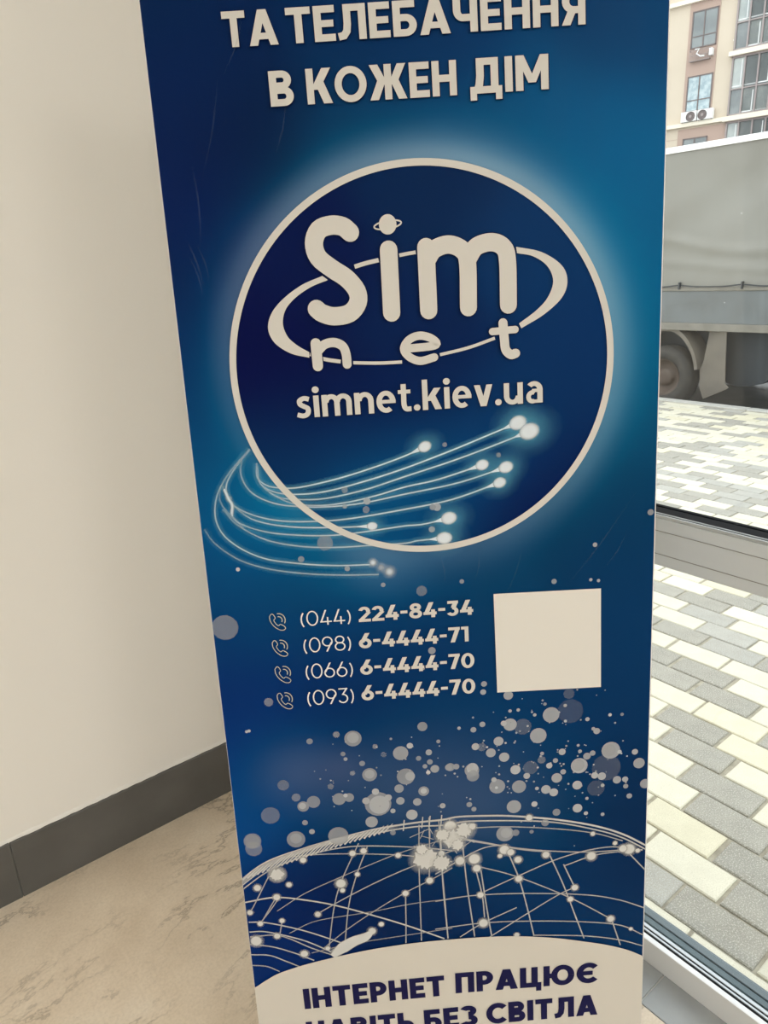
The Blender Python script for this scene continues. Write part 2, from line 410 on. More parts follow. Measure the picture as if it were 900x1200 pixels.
tpart(rf, 'tarpaulin_roof', M['tarp_top'])
# rope threaded through hooks
rp = []
for i in range(0, 149):
    yy = YT0+(YT1-YT0)*i/148
    ph = (yy-3.772*SC)/(0.596*SC); rp.append((TX-0.022, yy, tz(1.083)+0.016*abs(math.cos(math.pi*ph))**6))
tpart(MB().tube(rp, 0.006, 6), 'rope', M['dark'])
for k in range(-6, 7):
    yy = 3.772*SC+k*0.596*SC
    if YT0 < yy < YT1:
        tpart(MB().cbox((TX-0.035, yy-0.008, tz(1.06)), (TX+0.0, yy+0.008, tz(1.125)), 0.003), 'hook', M['dark'])
tpart(MB().cbox((TX-0.012, YT0, tz(1.044)), (TX+2.01, YT1, tz(1.076)), 0.006), 'top_edge_strip', M['railpale'])
for a, b in ((YT0, 2.35), (2.36, 5.05), (5.06, YT1)):
    tpart(MB().cbox((TX, a, tz(0.752)), (TX+0.04, b, tz(1.046)), 0.004), 'side_board', M['bedgrey'])
    tpart(MB().cbox((TX+1.96, a, tz(0.752)), (TX+2.0, b, tz(1.046)), 0.004), 'side_board', M['bedgrey'])
tpart(MB().cbox((TX-0.008, YT0, tz(0.682)), (TX+2.008, YT1, tz(0.752)), 0.006), 'bed_frame', M['railpale'])
tpart(MB().cbox((TX+0.55, YT0, tz(0.44)), (TX+0.65, 9.3, tz(0.69)), 0.01).cbox((TX+1.35, YT0, tz(0.44)), (TX+1.45, 9.3, tz(0.69)), 0.01), 'chassis', M['dark'])
WC = tz(0.213); WR = WC+0.16; WY = 3.915*SC
def wheel(xc, yc, out):
    fn = lambda a, b, h: (xc+out*h, yc+a, WC+b)
    tw = 0.11
    prof = [(0.185, tw*0.8), (0.20, tw), (0.27, tw*1.08), (WR-0.045, tw*1.02), (WR-0.012, tw*0.86), (WR, tw*0.6), (WR, -tw*0.6), (WR-0.012, -tw*0.86), (0.27, -tw*1.05), (0.2, -tw), (0.185, -tw*0.8)]
    ty = tpart(MB().lathe(prof, 40, fn), 'wheel', M['tyre'], smooth=True)
    ri = MB().lathe([(0.19, tw*0.95), (0.178, tw*0.9), (0.165, tw*0.45), (0.12, tw*0.15), (0.09, tw*0.2), (0.085, tw*0.55), (0.05, tw*0.62), (0.0, tw*0.62)], 32, fn)
    ri.v = [(a-(TX+1.0), b-2.8, c+0.16) for a, b, c in ri.v]
    ri.build('rim', M['rim'], ty, smooth=True)
for wy in (WY, 0.95, 8.35):
    wheel(TX+0.16, wy, -1); wheel(TX+1.84, wy, 1)
# mudguards
def guard(yc, x0, x1):
    b = MB(); n = 26; out = []; inn = []
    for i in range(n+1):
        a = math.radians(12+156*i/n)
        k = 1.0+0.05*math.sin(a)
        out.append((yc-0.405*math.cos(a)*-1, min(WC+0.53*math.sin(a), tz(0.69)))); inn.append((yc+0.372*math.cos(a), min(WC+0.487*math.sin(a), tz(0.665))))
    for i in range(n):
        b.prism([out[i], out[i+1], inn[i+1], inn[i]], lambda p, q, d: (d, p, q), x0, x1)
    return b
tpart(MB().box((TX+0.30, YT0+0.3, tz(0.22)), (TX+1.70, YT1-0.2, tz(0.685))), 'underbody', M['dark'])  # dark box added to stand in for the shade under the bed
for wy in (WY, 0.95):
    tpart(guard(wy, TX+0.02, TX+0.36), 'mudguard', M['dust'])
    tpart(guard(wy, TX+1.64, TX+1.98), 'mudguard', M['dust'])
    d = wy-WY
    fp = [(3.467*SC, tz(0.70)), (3.288*SC, tz(0.70)), (3.262*SC, tz(0.36)), (3.245*SC, tz(0.208)), (3.205*SC, tz(0.180)), (3.225*SC, tz(0.160)), (3.47*SC, tz(0.035)), (3.515*SC, tz(0.143)), (3.530*SC, tz(0.31)), (3.50*SC, tz(0.40))]
    for sx in (TX+0.03, TX+1.94):
        tpart(MB().prism([(a+d, b) for a, b in fp], lambda p, q, e: (e+0.03*math.sin(p*9), p, q), sx, sx+0.012), 'mud_flap', M['dust'])
# rounded tank slung under the bed
tank = MB(); tp = []
for i in range(25):
    a = math.pi*i/24; tp.append((2.52*SC-0.62*SC*math.cos(a)*-1, tz(0.60)-0.45*math.sin(a)**0.8))
tp += [(2.52*SC-0.62*SC, tz(0.69)), (2.52*SC+0.62*SC, tz(0.69))]
tp = [(2.52*SC+0.80*SC, tz(0.69)), (2.52*SC-0.30*SC, tz(0.69)), (2.52*SC-0.28*SC, tz(0.60)), (2.60*SC, tz(0.47)), (2.74*SC, tz(0.37)), (2.861*SC, tz(0.303)), (2.894*SC, tz(0.270)), (2.985*SC, tz(0.208)), (3.09*SC, tz(0.175)), (3.20*SC, tz(0.165)), (3.32*SC, tz(0.19)), (3.32*SC, tz(0.4))]
tank.prism(tp, lambda p, q, e: (e, p, q), TX+0.18, TX+0.62)
tpart(tank, 'tank', M['dark'])
# cab at the far end
cabp = [(0.0, tz(0.42)), (1.75, tz(0.42)), (1.80, tz(0.95)), (1.72, tz(1.15)), (1.38, tz(2.05)), (1.2, tz(2.15)), (0.05, tz(2.15))]
cab = tpart(MB().prism([(YT1+0.12+a, b) for a, b in cabp], lambda p, q, e: (e, p, q), TX+0.12, TX+1.9), 'cab', mat('cab_paint', (0.55, 0.55, 0.54), 0.35))
wb_ = MB().prism([(YT1+0.12+a, tz(z)) for a, z in ((0.45, 1.2), (1.55, 1.2), (1.30, 1.95), (0.45, 1.95))], lambda p, q, e: (e-(TX+1.0), p-2.8, q+0.16), TX+0.112, TX+0.13)
wb_.build('side_window', mat('dark_window_glass', (0.03, 0.035, 0.04), 0.1), cab)

# ---------------------------------------------------------------- apartment building across the street
BD, BS = 43.0, 1.72
ang = math.radians(101.0)
bn = (math.sin(ang), -math.cos(ang))
bl_ = empty('apartment_building', (bn[0]*BD, bn[1]*BD, -0.16), ang)
tag(bl_, 'beige apartment block with brown window bays and glazed balconies across the street', 'building')
def bz(z): return CAM_H+(z-CAM_H)*BS+0.16
def bt(t): return t*BS
M['plaster'] = mat('beige_plaster', (0.60, 0.51, 0.40), 0.85, noise=(0.7, (0.56, 0.475, 0.37), 0.3, 0.75))
M['panelbrown'] = mat('pinkish_brown_panel', (0.42, 0.30, 0.245), 0.8)
M['frame'] = mat('brown_window_frame', (0.13, 0.10, 0.095), 0.5)
M['framepale'] = mat('grey_brown_frame', (0.30, 0.25, 0.24), 0.5)
M['ledge'] = mat('pale_cornice', (0.78, 0.71, 0.58), 0.8)
M['bglass'] = mat('dark_reflecting_pane', (0.10, 0.12, 0.125), 0.06, spec=1.0, noise=(0.9, (0.19, 0.215, 0.215), 0.35, 0.65))
M['curtain'] = mat('pane_with_pale_curtain', (0.24, 0.33, 0.36), 0.08, spec=1.0, noise=(3.5, (0.40, 0.48, 0.50), 0.4, 0.6))
M['baygl'] = mat('balcony_pane', (0.26, 0.295, 0.285), 0.06, spec=1.0, noise=(0.8, (0.44, 0.47, 0.44), 0.4, 0.62))
M['inner'] = mat('white_inner_frame', (0.75, 0.76, 0.75), 0.6)
M['white'] = mat('white_enamel', (0.80, 0.80, 0.78), 0.45)
T_LO, T_HI, ZTOP = -16.0, 38.0, 30.0
MB().box((T_LO, -12, 0), (T_HI, 0, ZTOP)).build('wall', M['plaster'], bl_)
FP = 1.69
def bbox(name, t0, t1, z0, z1, d0, d1, m, parent=bl_):
    return MB().box((t0, d0, z0), (t1, d1, z1)).build(name, m, parent)
def fwindow(t0, t1, z0, z1, glass, tm, zm, fr=0.055, d=0.05, fm=None, extra=None):
    f = MB(); fm = fm or M['frame']
    f.box((t0, 0.0, z0), (t0+fr, d, z1)).box((t1-fr, 0, z0), (t1, d, z1)).box((t0, 0, z0), (t1, d, z0+fr)).box((t0, 0, z1-fr), (t1, d, z1))
    xs = [t0]+list(tm)+[t1]; zs = [z0]+list(zm)+[z1]
    for a in tm: f.box((a-fr*0.5, 0, z0), (a+fr*0.5, d*0.95, z1))
    for a in zm: f.box((t0, 0, a-fr*0.4), (t1, d*0.9, a+fr*0.4))
    w_ = f.build('window', fm, bl_)
    for i in range(len(xs)-1):
        for j in range(len(zs)-1):
            g = glass[(i+j) % len(glass)] if isinstance(glass, list) else glass
            MB().box((xs[i], 0.0, zs[j]), (xs[i+1], 0.045, zs[j+1])).build('pane', g, w_)
            if extra and (i+j) % 2 == 0:
                a, b = xs[i]+0.12, xs[i+1]-0.02; h0, h1 = zs[j]+0.1, zs[j+1]-0.15
                MB().box((a, 0.04, h0), (a+0.045, 0.06, h1)).box((a, 0.04, h0), (b, 0.06, h0+0.05)).build('inner_frame', M['inner'], w_)
    return w_
basket_done = False
for k in (-1, 0, 1):
    off = k*7.2
    for j in range(-2, 4):
        dz = j*FP          # floors relative to the one whose window top is at 6.53
        if bz(6.53+dz) > ZTOP: continue
        z1, z0 = bz(6.53+dz), bz(5.56+dz)
        if z0 < 0.3: continue
        near = (k == 0)
        bbox('panel', bt(7.44 if j == -1 else 7.93)+off, bt(8.87 if j == -1 else 8.79)+off, bz(5.27+dz), bz((5.11 if j == -1 else 6.96+dz)), 0.0, 0.03, M['panelbrown'])
        fwindow(bt(7.965)+off, bt(8.70)+off, z0, z1, M['curtain'] if (j == 0 and near) else M['bglass'], [bt(8.345)+off], [bz(5.87+dz)], d=0.075)
        # glazed balcony stack
        fwindow(bt(5.35)+off, bt(7.45)+off, bz(5.27+dz), bz(6.81+dz), [M['baygl'], M['bglass']], [bt(t)+off for t in (7.09, 6.72, 6.36, 6.0, 5.68)], [bz(5.97+dz)], fr=0.075, d=0.14, fm=M['framepale'], extra=True)
        bbox('balcony_slab', bt(5.30)+off, bt(7.53)+off, bz(5.13+dz), bz(5.25+dz), 0.0, 0.34, M['ledge'])
        bbox('balcony_fascia', bt(5.32)+off, bt(7.48)+off, bz(6.81+dz), bz(6.83+dz), 0.0, 0.20, M['panelbrown'])
for zz in (5.215, 5.215+2*FP-0.10):
    bbox('cornice', T_LO, T_HI, bz(zz-0.055), bz(zz+0.055), 0.0, 0.22, M['ledge'])
for zz in (4.85,):
    bbox('plaster_joint', T_LO, T_HI, bz(zz-0.006), bz(zz+0.006), 0.0, 0.012, M['panelbrown'])
# basket with white brackets under the upper window
g = MB()
ta, tb2, za, zb = bt(8.08), bt(8.66), bz(6.90), bz(7.18)
for i in range(15):
    a = ta+(tb2-ta)*i/14; g.box((a-0.008, 0.27, za), (a+0.008, 0.29, zb))
for zz in (za, (za+zb)/2, zb): g.box((ta, 0.26, zz-0.012), (tb2, 0.29, zz+0.012))
for a in (ta, tb2): g.box((a-0.012, 0.0, za), (a+0.012, 0.29, za+0.025)).box((a-0.012, 0.0, zb-0.025), (a+0.012, 0.29, zb))
g.box((ta, 0.0, za), (tb2, 0.28, za+0.02))
g.build('window_basket', M['framepale'], bl_)
g = MB().tube([(bt(8.50), 0.32, zb+0.02), (bt(8.38), 0.32, zb+0.03), (bt(8.45), 0.32, za+0.30), (bt(8.34), 0.32, za+0.16), (bt(8.22), 0.32, za+0.14)], 0.035, 6)
g.build('white_pipe', M['white'], bl_)
bbox('white_box', bt(8.0), bt(8.09), za+0.12, zb-0.05, 0.05, 0.34, M['white'])
# air conditioners standing on the cornice
ca, sa = math.cos(ang), math.sin(ang)
def b2w(t, d, z): return (bn[0]*BD+t*ca-d*sa, bn[1]*BD+t*sa+d*ca, z-0.16)
for i, (t0, t1, ft) in enumerate(((bt(8.30), bt(8.76), 0.30), (bt(7.82), bt(8.27), -0.12))):
    zc = bz(5.27)
    ac = empty('air_conditioner', b2w((t0+t1)/2, 0.085, zc), ang)
    ac.name = 'air_conditioner'
    tag(ac, 'white outdoor air conditioner with a dark round fan, '+('left' if i == 0 else 'right')+' of the pair below the curtained window', 'air conditioner', 'air conditioners on the cornice')
    if i == 0: ac['label'] = 'white air conditioner with brownish fan grille below the curtained window, beside its whiter twin'
    else: ac['label'] = 'whiter air conditioner with a broad blank casing below the curtained window'
    hw = (t1-t0)/2; h = 0.50
    MB().cbox((-hw, 0.0, 0.02), (hw, 0.25, h), 0.02).build('casing', M['white'], ac)
    fc = (-0.10 if i == 0 else 0.14)
    fan = MB().lathe([(0.23, 0.25), (0.23, 0.275), (0.20, 0.275), (0.20, 0.255), (0.0, 0.255)], 24, lambda a, b, hh: (fc+a, hh, h/2+b)).build('fan_guard', M['frame'], ac)
    hub = MB().lathe([(0.07, 0.255), (0.07, 0.28), (0.0, 0.285)], 16, lambda a, b, hh: (fc+a, hh, h/2+b)).build('fan_hub', M['framepale'], ac)
    MB().box((-hw+0.05, 0.0, 0.0), (-hw+0.09, 0.27, 0.03)).box((hw-0.09, 0.0, 0.0), (hw-0.05, 0.27, 0.03)).build('bracket', M['framepale'], ac)

# ---------------------------------------------------------------- roll-up banner
# sheet plane: horizontal direction BU, upward direction BV (leaning back ~6 degrees)
uaz = math.radians(-36.3)
BU = np.array([math.cos(uaz), math.sin(uaz), 0.0])
dn = CF + CR*(667-450)/F_PX - CU*(4279-600)/F_PX
dn = dn/np.linalg.norm(dn)
BN = np.cross(BU, -dn); BN /= np.linalg.norm(BN)       # faces the viewer
BV = np.cross(BN, BU)
if np.dot(BN, CF) > 0: BN = -BN
tilt = math.radians(0.55)
BU, BV = math.cos(tilt)*BU+math.sin(tilt)*BV, -math.sin(tilt)*BU+math.cos(tilt)*BV
CAMP = np.array([0, 0, CAM_H])
def ray(px, py): return CF + CR*(px-450)/F_PX - CU*(py-600)/F_PX
P0 = ray(500, 600); P0 = CAMP+P0/np.linalg.norm(P0)*0.936
def sheet(px, py):
    """a measured point of the printed design -> metres on the sheet"""
    d = ray(px, py); t = np.dot(P0-CAMP, BN)/np.dot(d, BN); q = CAMP+t*d-P0
    return np.array([np.dot(q, BU), np.dot(q, BV)])
def to_px(a, b):
    q = P0[None, :]+a[:, None]*BU+b[:, None]*BV-CAMP
    zc = q@CF
    return 450+F_PX*(q@CR)/zc, 600-F_PX*(q@CU)/zc
eL = (sheet(163.3, 0)[0]+sheet(296.6, 1139)[0])/2
eR = (sheet(783.6, 0)[0]+sheet(753, 1130)[0])/2
B_BOT = -(P0[2]-0.085)/BV[2]; B_TOP = B_BOT+1.80
base_c = P0+BU*(eL+eR)/2+BV*B_BOT
foot = (float(base_c[0]), float(base_c[1]), 0.0)
ban = empty('rollup_banner', foot)
tag(ban, 'tall blue roll-up banner stand with round white-ringed logo before the glazed corner', 'banner')
FOOT = np.array(foot)
def P(a, b, k=0.0):
    if k > 0.0002: a = min(max(a, eL), eR)          # ink never runs past the cut edge
    return tuple(P0+BU*a+BV*b+BN*k-FOOT)
LAY = 0.0003

WHITE_REF = s2l((208, 198, 182))
def alb(rgb):
    return np.clip(s2l(rgb)/WHITE_REF*0.60, 0.001, 0.9)

def rbf(px, py, pts, sig):
    pts = np.array(pts, float); num = np.zeros((len(px), 3)); den = np.zeros(len(px))
    for x_, y_, r, g_, b in pts:
        w_ = np.exp(-((px-x_)**2+(py-y_)**2)/(2*sig*sig))+1e-9/(1+((px-x_)**2+(py-y_)**2)/1e4)
        num += w_[:, None]*np.array([r, g_, b]); den += w_
    return num/den[:, None]
BG = [(170,5,36,50,98),(200,100,33,46,100),(215,230,28,45,103),(235,330,18,46,98),(250,60,14,50,98),(300,150,4,48,90),(250,190,3,45,92),(420,30,16,58,106),(420,150,12,68,112),(520,60,22,62,112),(560,150,25,80,125),
      (700,30,38,68,115),(775,40,36,76,124),(650,130,24,90,136),(740,150,20,98,144),(765,250,18,98,142),(765,340,18,98,140),(745,420,22,95,134),(770,500,22,86,124),(745,570,20,70,110),(700,630,30,66,106),(760,690,26,66,112),
      (225,400,8,55,108),(235,470,4,70,120),(245,560,4,82,128),(290,620,5,92,138),(260,680,8,75,126),(310,720,4,72,118),(350,690,6,78,120),(450,690,26,72,116),(560,680,42,72,112),(500,760,30,62,112),(420,740,16,64,116),
      (650,830,36,64,110),(740,830,20,62,108),(740,760,24,66,112),(300,800,5,54,116),(400,830,16,50,105),(290,880,8,58,124),(290,960,34,80,140),(350,900,48,68,116),(430,930,62,80,118),(480,870,46,64,108),(600,930,54,74,114),(600,860,42,66,112),(740,930,34,56,98),(700,880,30,60,106),
      (500,1050,22,52,98),(650,1050,26,62,108),(350,1050,8,44,96),(310,1120,12,54,116),(740,1080,26,62,106),(430,1000,16,46,92),(620,1010,24,54,100),(740,1010,22,52,96)]
DISC = [(290,400,5,34,88),(350,300,14,40,92),(500,220,24,52,98),(620,300,24,62,112),(690,430,20,60,112),(500,400,16,48,98),(360,490,5,36,88),(450,510,8,36,90),(380,545,4,66,116),(470,560,10,96,140),(420,590,8,92,134),(480,600,8,90,134),(560,530,10,84,132),(610,500,12,70,120),
        (650,540,12,40,92),(610,600,14,34,88),(560,620,14,38,92),(500,625,10,70,118),(330,560,8,60,108),(530,590,10,80,126),(530,480,8,44,96),(630,480,12,56,106)]
def deepen(pts):
    """the inks print deeper than first read: dark blues most, teal least"""
    out = []
    for x_, y_, r, g_, b in pts:
        t = min(max((b-88)/55.0, 0), 1)
        kr, kg, kb = 0.5+0.35*t, 0.80+0.16*t, 0.73+0.20*t
        if x_ < 240 and y_ < 340: kr, kg = 0.9, 0.86
        out.append((x_, y_, r*kr, g_*kg, b*kb))
    return out
BG = deepen(BG); DISC = deepen(DISC)
# circle of the emblem on the sheet
_c = [sheet(267, 415), sheet(719, 430), sheet(490, 187), sheet(500, 645)]
CC = np.array([(_c[0][0]+_c[1][0])/2, (_c[2][1]+_c[3][1])/2])
CRAD = (np.linalg.norm(_c[0]-_c[1])+np.linalg.norm(_c[2]-_c[3]))/4
NA, NB = 236, 700
aa = np.linspace(eL, eR, NA); bb_ = np.linspace(B_BOT, B_TOP, NB)
GA, GB = np.meshgrid(aa, bb_); ga, gb = GA.ravel(), GB.ravel()
gx, gy = to_px(ga, gb)
gy_c = np.clip(gy, -30, 1180)
col = rbf(gx, gy_c, BG, 48)
dist = np.hypot(ga-CC[0], gb-CC[1])-CRAD; dpx = dist/0.00105
th = np.arctan2(gb-CC[1], ga-CC[0])
amp = 0.60+0.22*np.sin(th-0.15)+0.10*np.cos(th-0.4)
dpx = np.maximum(dpx, 0)
glow = (np.exp(-(dpx/24)**2)*0.55+np.exp(-(dpx/48)**2)*0.30)*amp
gm = np.clip(0.5+np.cos(th-0.3)*0.8, 0, 1)[:, None]
gc = gm*np.array([[158, 178, 186]])+(1-gm)*np.array([[122, 134, 152]])
col = col*(1-glow[:, None])+gc*glow[:, None]
dc = rbf(gx, gy, DISC, 45)
col = np.where((dist < -0.004)[:, None], dc, col)
# soft cloud of haze near the lower left and behind the sparkles
for hx, hy, hs, hc, ha in ((345, 905, 38, (112, 110, 128), 0.40), (400, 900, 22, (88, 88, 112), 0.35), (470, 925, 60, (100, 104, 124), 0.25), (560, 945, 70, (110, 108, 124), 0.30), (330, 600, 55, (40, 130, 160), 0.30), (440, 655, 42, (110, 140, 160), 0.45)):
    wgt = ha*np.exp(-((gx-hx)**2+((gy-hy)*1.3)**2)/(2*hs*hs))*(dpx > 0); col = col*(1-wgt[:, None])+np.array(hc)*wgt[:, None]
colA = np.clip(alb(col)*np.array([0.95, 0.97, 0.97])-np.array([0.010, 0.008, 0.006]), 0.0008, 0.9)

def ink_material(name, rough=0.45):
    m = bpy.data.materials.new(name); m.use_nodes = True
    N = m.node_tree.nodes; L = m.node_tree.links; b = N['Principled BSDF']
    at = N.new('ShaderNodeAttribute'); at.attribute_name = 'Ink'
    L.new(at.outputs['Color'], b.inputs['Base Color']); L.new(at.outputs['Alpha'], b.inputs['Alpha'])
    b.inputs['Roughness'].default_value = rough; b.inputs['Specular IOR Level'].default_value = 0.05
    return m
M['ink'] = ink_material('printed_ink'); M['sheet'] = ink_material('printed_sheet')
# faint vertical scuffs in the gloss of the sheet
nt = M['sheet'].node_tree
_tc = nt.nodes.new('ShaderNodeTexCoord'); _mp = nt.nodes.new('ShaderNodeMapping'); _mp.inputs['Scale'].default_value = (40, 40, 1.6)
_n = nt.nodes.new('ShaderNodeTexNoise'); _n.inputs['Scale'].default_value = 1.0; _n.inputs['Detail'].default_value = 5
_r = nt.nodes.new('ShaderNodeMapRange'); _r.inputs[1].default_value = 0.35; _r.inputs[2].default_value = 0.75; _r.inputs[3].default_value = 0.48; _r.inputs[4].default_value = 0.34
nt.links.new(_tc.outputs['Object'], _mp.inputs[0]); nt.links.new(_mp.outputs[0], _n.inputs['Vector']); nt.links.new(_n.outputs['Fac'], _r.inputs[0])
nt.links.new(_r.outputs[0], nt.nodes['Principled BSDF'].inputs['Roughness'])

def ink_object(name, verts, faces, rgba, m, parent=ban, kind=None):
    me = bpy.data.meshes.new(name); me.from_pydata(verts, [], faces)
    at = me.color_attributes.new('Ink', 'FLOAT_COLOR', 'POINT')
    at.data.foreach_set('color', np.asarray(rgba, dtype=np.float32).ravel())
    me.materials.append(m); me.update()
    o = obj(name, me, parent)
    if kind: o['kind'] = kind
    return o
sv = (P0[None, :]+ga[:, None]*BU+gb[:, None]*BV-FOOT)
idx = np.arange(NA*NB).reshape(NB, NA)
fcs = np.stack([idx[:-1, :-1], idx[:-1, 1:], idx[1:, 1:], idx[1:, :-1]], -1).reshape(-1, 4)
ink_object('printed_sheet', sv.tolist(), fcs.tolist(), np.concatenate([colA, np.ones((len(colA), 1))], 1), M['sheet'])
# plain back of the sheet and its white cut edges
bk = MB(); bk.add([P(eL, B_BOT, -0.0006), P(eR, B_BOT, -0.0006), P(eR, B_TOP, -0.0006), P(eL, B_TOP, -0.0006)], [(3, 2, 1, 0)])
M['film'] = mat('white_film_back', (0.72, 0.72, 0.72), 0.5)
bk.build('sheet_back', M['film'], ban, fix=False)
for e0, e1 in ((eL-0.0004, eL), (eR, eR+0.0012)):
    MB().add([P(e0, B_BOT, 0), P(e1, B_BOT, 0), P(e1, B_TOP, 0), P(e0, B_TOP, 0), P(e0, B_BOT, -0.0006), P(e1, B_BOT, -0.0006), P(e1, B_TOP, -0.0006), P(e0, B_TOP, -0.0006)],
             [(0,1,2,3),(4,7,6,5),(0,4,5,1),(2,6,7,3),(0,3,7,4),(1,5,6,2)]).build('sheet_edge', M['film'], ban)

# ---- ink helpers working in sheet metres
class Ink:
    def __init__(s, layer): s.v = []; s.f = []; s.c = []; s.k = LAY*layer; s.n = 0
    def nxt(s): s.n += 1; return (s.n % 120)*2e-6
    def poly(s, pts, rgb, a=1.0, e=0.0):
        o = len(s.v); s.v += [P(p[0], p[1], s.k+e) for p in pts]; s.f.append(tuple(range(o, o+len(pts)))); s.c += [(*rgb, a)]*len(pts)
    def strip(s, L1, L2, rgb, a=1.0):
        for i in range(len(L1)-1): s.poly([L1[i], L1[i+1], L2[i+1], L2[i]], rgb, a)
    def dot(s, c, r, rgb, a=1.0, n=20, asp=1.0):
        s.poly(e=s.nxt(), pts=[(c[0]+r*math.cos(2*math.pi*k/n), c[1]+r*asp*math.sin(2*math.pi*k/n)) for k in range(n)], rgb=rgb, a=a)
    def halo(s, c, r, rgb, a=1.0, n=20, rings=((0.0, 1.0), (0.25, 0.85), (0.45, 0.5), (0.7, 0.18), (1.0, 0.0)), ax=(1, 0), stretch=1.0):
        o = len(s.v); ay = (-ax[1], ax[0]); e = s.nxt()
        for rr, al in rings:
            for k in range(n):
                q = 2*math.pi*k/n; u, v = rr*r*stretch*math.cos(q), rr*r*math.sin(q)
                s.v.append(P(c[0]+ax[0]*u+ay[0]*v, c[1]+ax[1]*u+ay[1]*v, s.k+e)); s.c.append((*rgb, a*al))
        for i in range(len(rings)-1):
            for k in range(n):
                k2 = (k+1) % n; s.f.append((o+i*n+k, o+(i+1)*n+k, o+(i+1)*n+k2, o+i*n+k2))
    def line(s, pts, wd, rgb, a=1.0, soft=0.0, fade=None):
        """ribbon; soft > 0 feathers the edge by that width; fade = alpha factor list at the ends"""
        pts = np.array(pts); n = len(pts)
        tg = np.gradient(pts, axis=0); tg /= np.linalg.norm(tg, axis=1)[:, None]+1e-12
        nr = np.stack([-tg[:, 1], tg[:, 0]], 1)
        wds = wd if hasattr(wd, '__len__') else [wd]*n
        prof = [(-1, 1.0), (1, 1.0)] if soft == 0 else None
        o = len(s.v); e = s.nxt()
        for i in range(n):
            h = wds[i]/2
            offs = [(-h, 1), (h, 1)] if soft == 0 else [(-h-soft, 0), (-h, 1), (h, 1), (h+soft, 0)]
            fa = 1.0 if fade is None else np.interp(i/(n-1), np.linspace(0, 1, len(fade)), fade)
            for d, al in offs:
                q = pts[i]+nr[i]*d; s.v.append(P(q[0], q[1], s.k+e)); s.c.append((*rgb, a*al*fa))
        m_ = 2 if soft == 0 else 4
        for i in range(n-1):
            for j in range(m_-1): s.f.append((o+i*m_+j, o+(i+1)*m_+j, o+(i+1)*m_+j+1, o+i*m_+j+1))
    def build(s, name, kind=None, label=None):
        o = ink_object(name, s.v, s.f, s.c, M['ink'], kind=kind)
        if label: o['label'] = label
        return o
def spl(pts, n=60):
    """Catmull-Rom through points"""
    p = np.array(pts, float); p = np.vstack([2*p[0]-p[1], p, 2*p[-1]-p[-2]]); out = []
    m_ = len(p)-3; per = max(4, n//m_)
    for i in range(m_):
        for t in np.linspace(0, 1, per, endpoint=False):
            a, b, c, d = p[i:i+4]
            out.append(0.5*((2*b)+(-a+c)*t+(2*a-5*b+4*c-d)*t*t+(-a+3*b-3*c+d)*t**3))
    out.append(p[-2]); return np.array(out)
CREAM = (0.615, 0.60, 0.575); NAVY = tuple(alb((28, 26, 62))); DKEDGE = tuple(alb((8, 22, 58)))
PXM = 0.00105

# ---- letter shapes: lists of polygons in units of the letter height
def R_(x0, y0, x1, y1): return [[(x0, y0), (x1, y0), (x1, y1), (x0, y1)]]
def D_(bl, tl, wh): return [[bl, (bl[0]+wh, bl[1]), (tl[0]+wh, tl[1]), tl]]
def A_(cx, cy, rx, ry, a0, a1, w, n=18, wy=None):
    wy = wy or w; o = []
    for i in range(n):
        q = [math.radians(a0+(a1-a0)*k/n) for k in (i, i+1)]
        o.append([(cx+(rx+w/2)*math.cos(q[0]), cy+(ry+wy/2)*math.sin(q[0])), (cx+(rx+w/2)*math.cos(q[1]), cy+(ry+wy/2)*math.sin(q[1])),
                  (cx+(rx-w/2)*math.cos(q[1]), cy+(ry-wy/2)*math.sin(q[1])), (cx+(rx-w/2)*math.cos(q[0]), cy+(ry-wy/2)*math.sin(q[0]))])
    return o
def S_(pts, w, rnd=False):
    p = np.array(pts, float); n = len(p); o = []
    seg = [(p[i+1]-p[i])/np.linalg.norm(p[i+1]-p[i]) for i in range(n-1)]; L1 = []; L2 = []
    for i in range(n):
        a = seg[max(i-1, 0)]; b = seg[min(i, n-2)]
        m_ = a+b; m_ /= np.linalg.norm(m_); nn = np.array([-m_[1], m_[0]]); k = 1/max(0.35, float(np.dot(nn, np.array([-a[1], a[0]]))))
        L1.append(tuple(p[i]+nn*w/2*k)); L2.append(tuple(p[i]-nn*w/2*k))
    for i in range(n-1): o.append([L1[i], L1[i+1], L2[i+1], L2[i]])
    if rnd:
        for e in (p[0], p[-1]): o.append([(e[0]+w/2*math.cos(2*math.pi*k/18), e[1]+w/2*math.sin(2*math.pi*k/18)) for k in range(18)])
    return o
def bowl(x0, xr, y0, y1, w, wy=None):
    wy = wy or w*0.92
    ry = (y1-y0)/2-wy/2; cx = xr-min(ry+w/2, xr-x0-0.05); rx = xr-cx-w/2
    return R_(x0, y0, cx+0.002, y0+wy)+R_(x0, y1-wy, cx+0.002, y1)+A_(cx, (y0+y1)/2, rx, ry, -90, 90, w, wy=wy)
def mir(pl, W): return [[(W-x, y) for x, y in q][::-1] for q in pl]
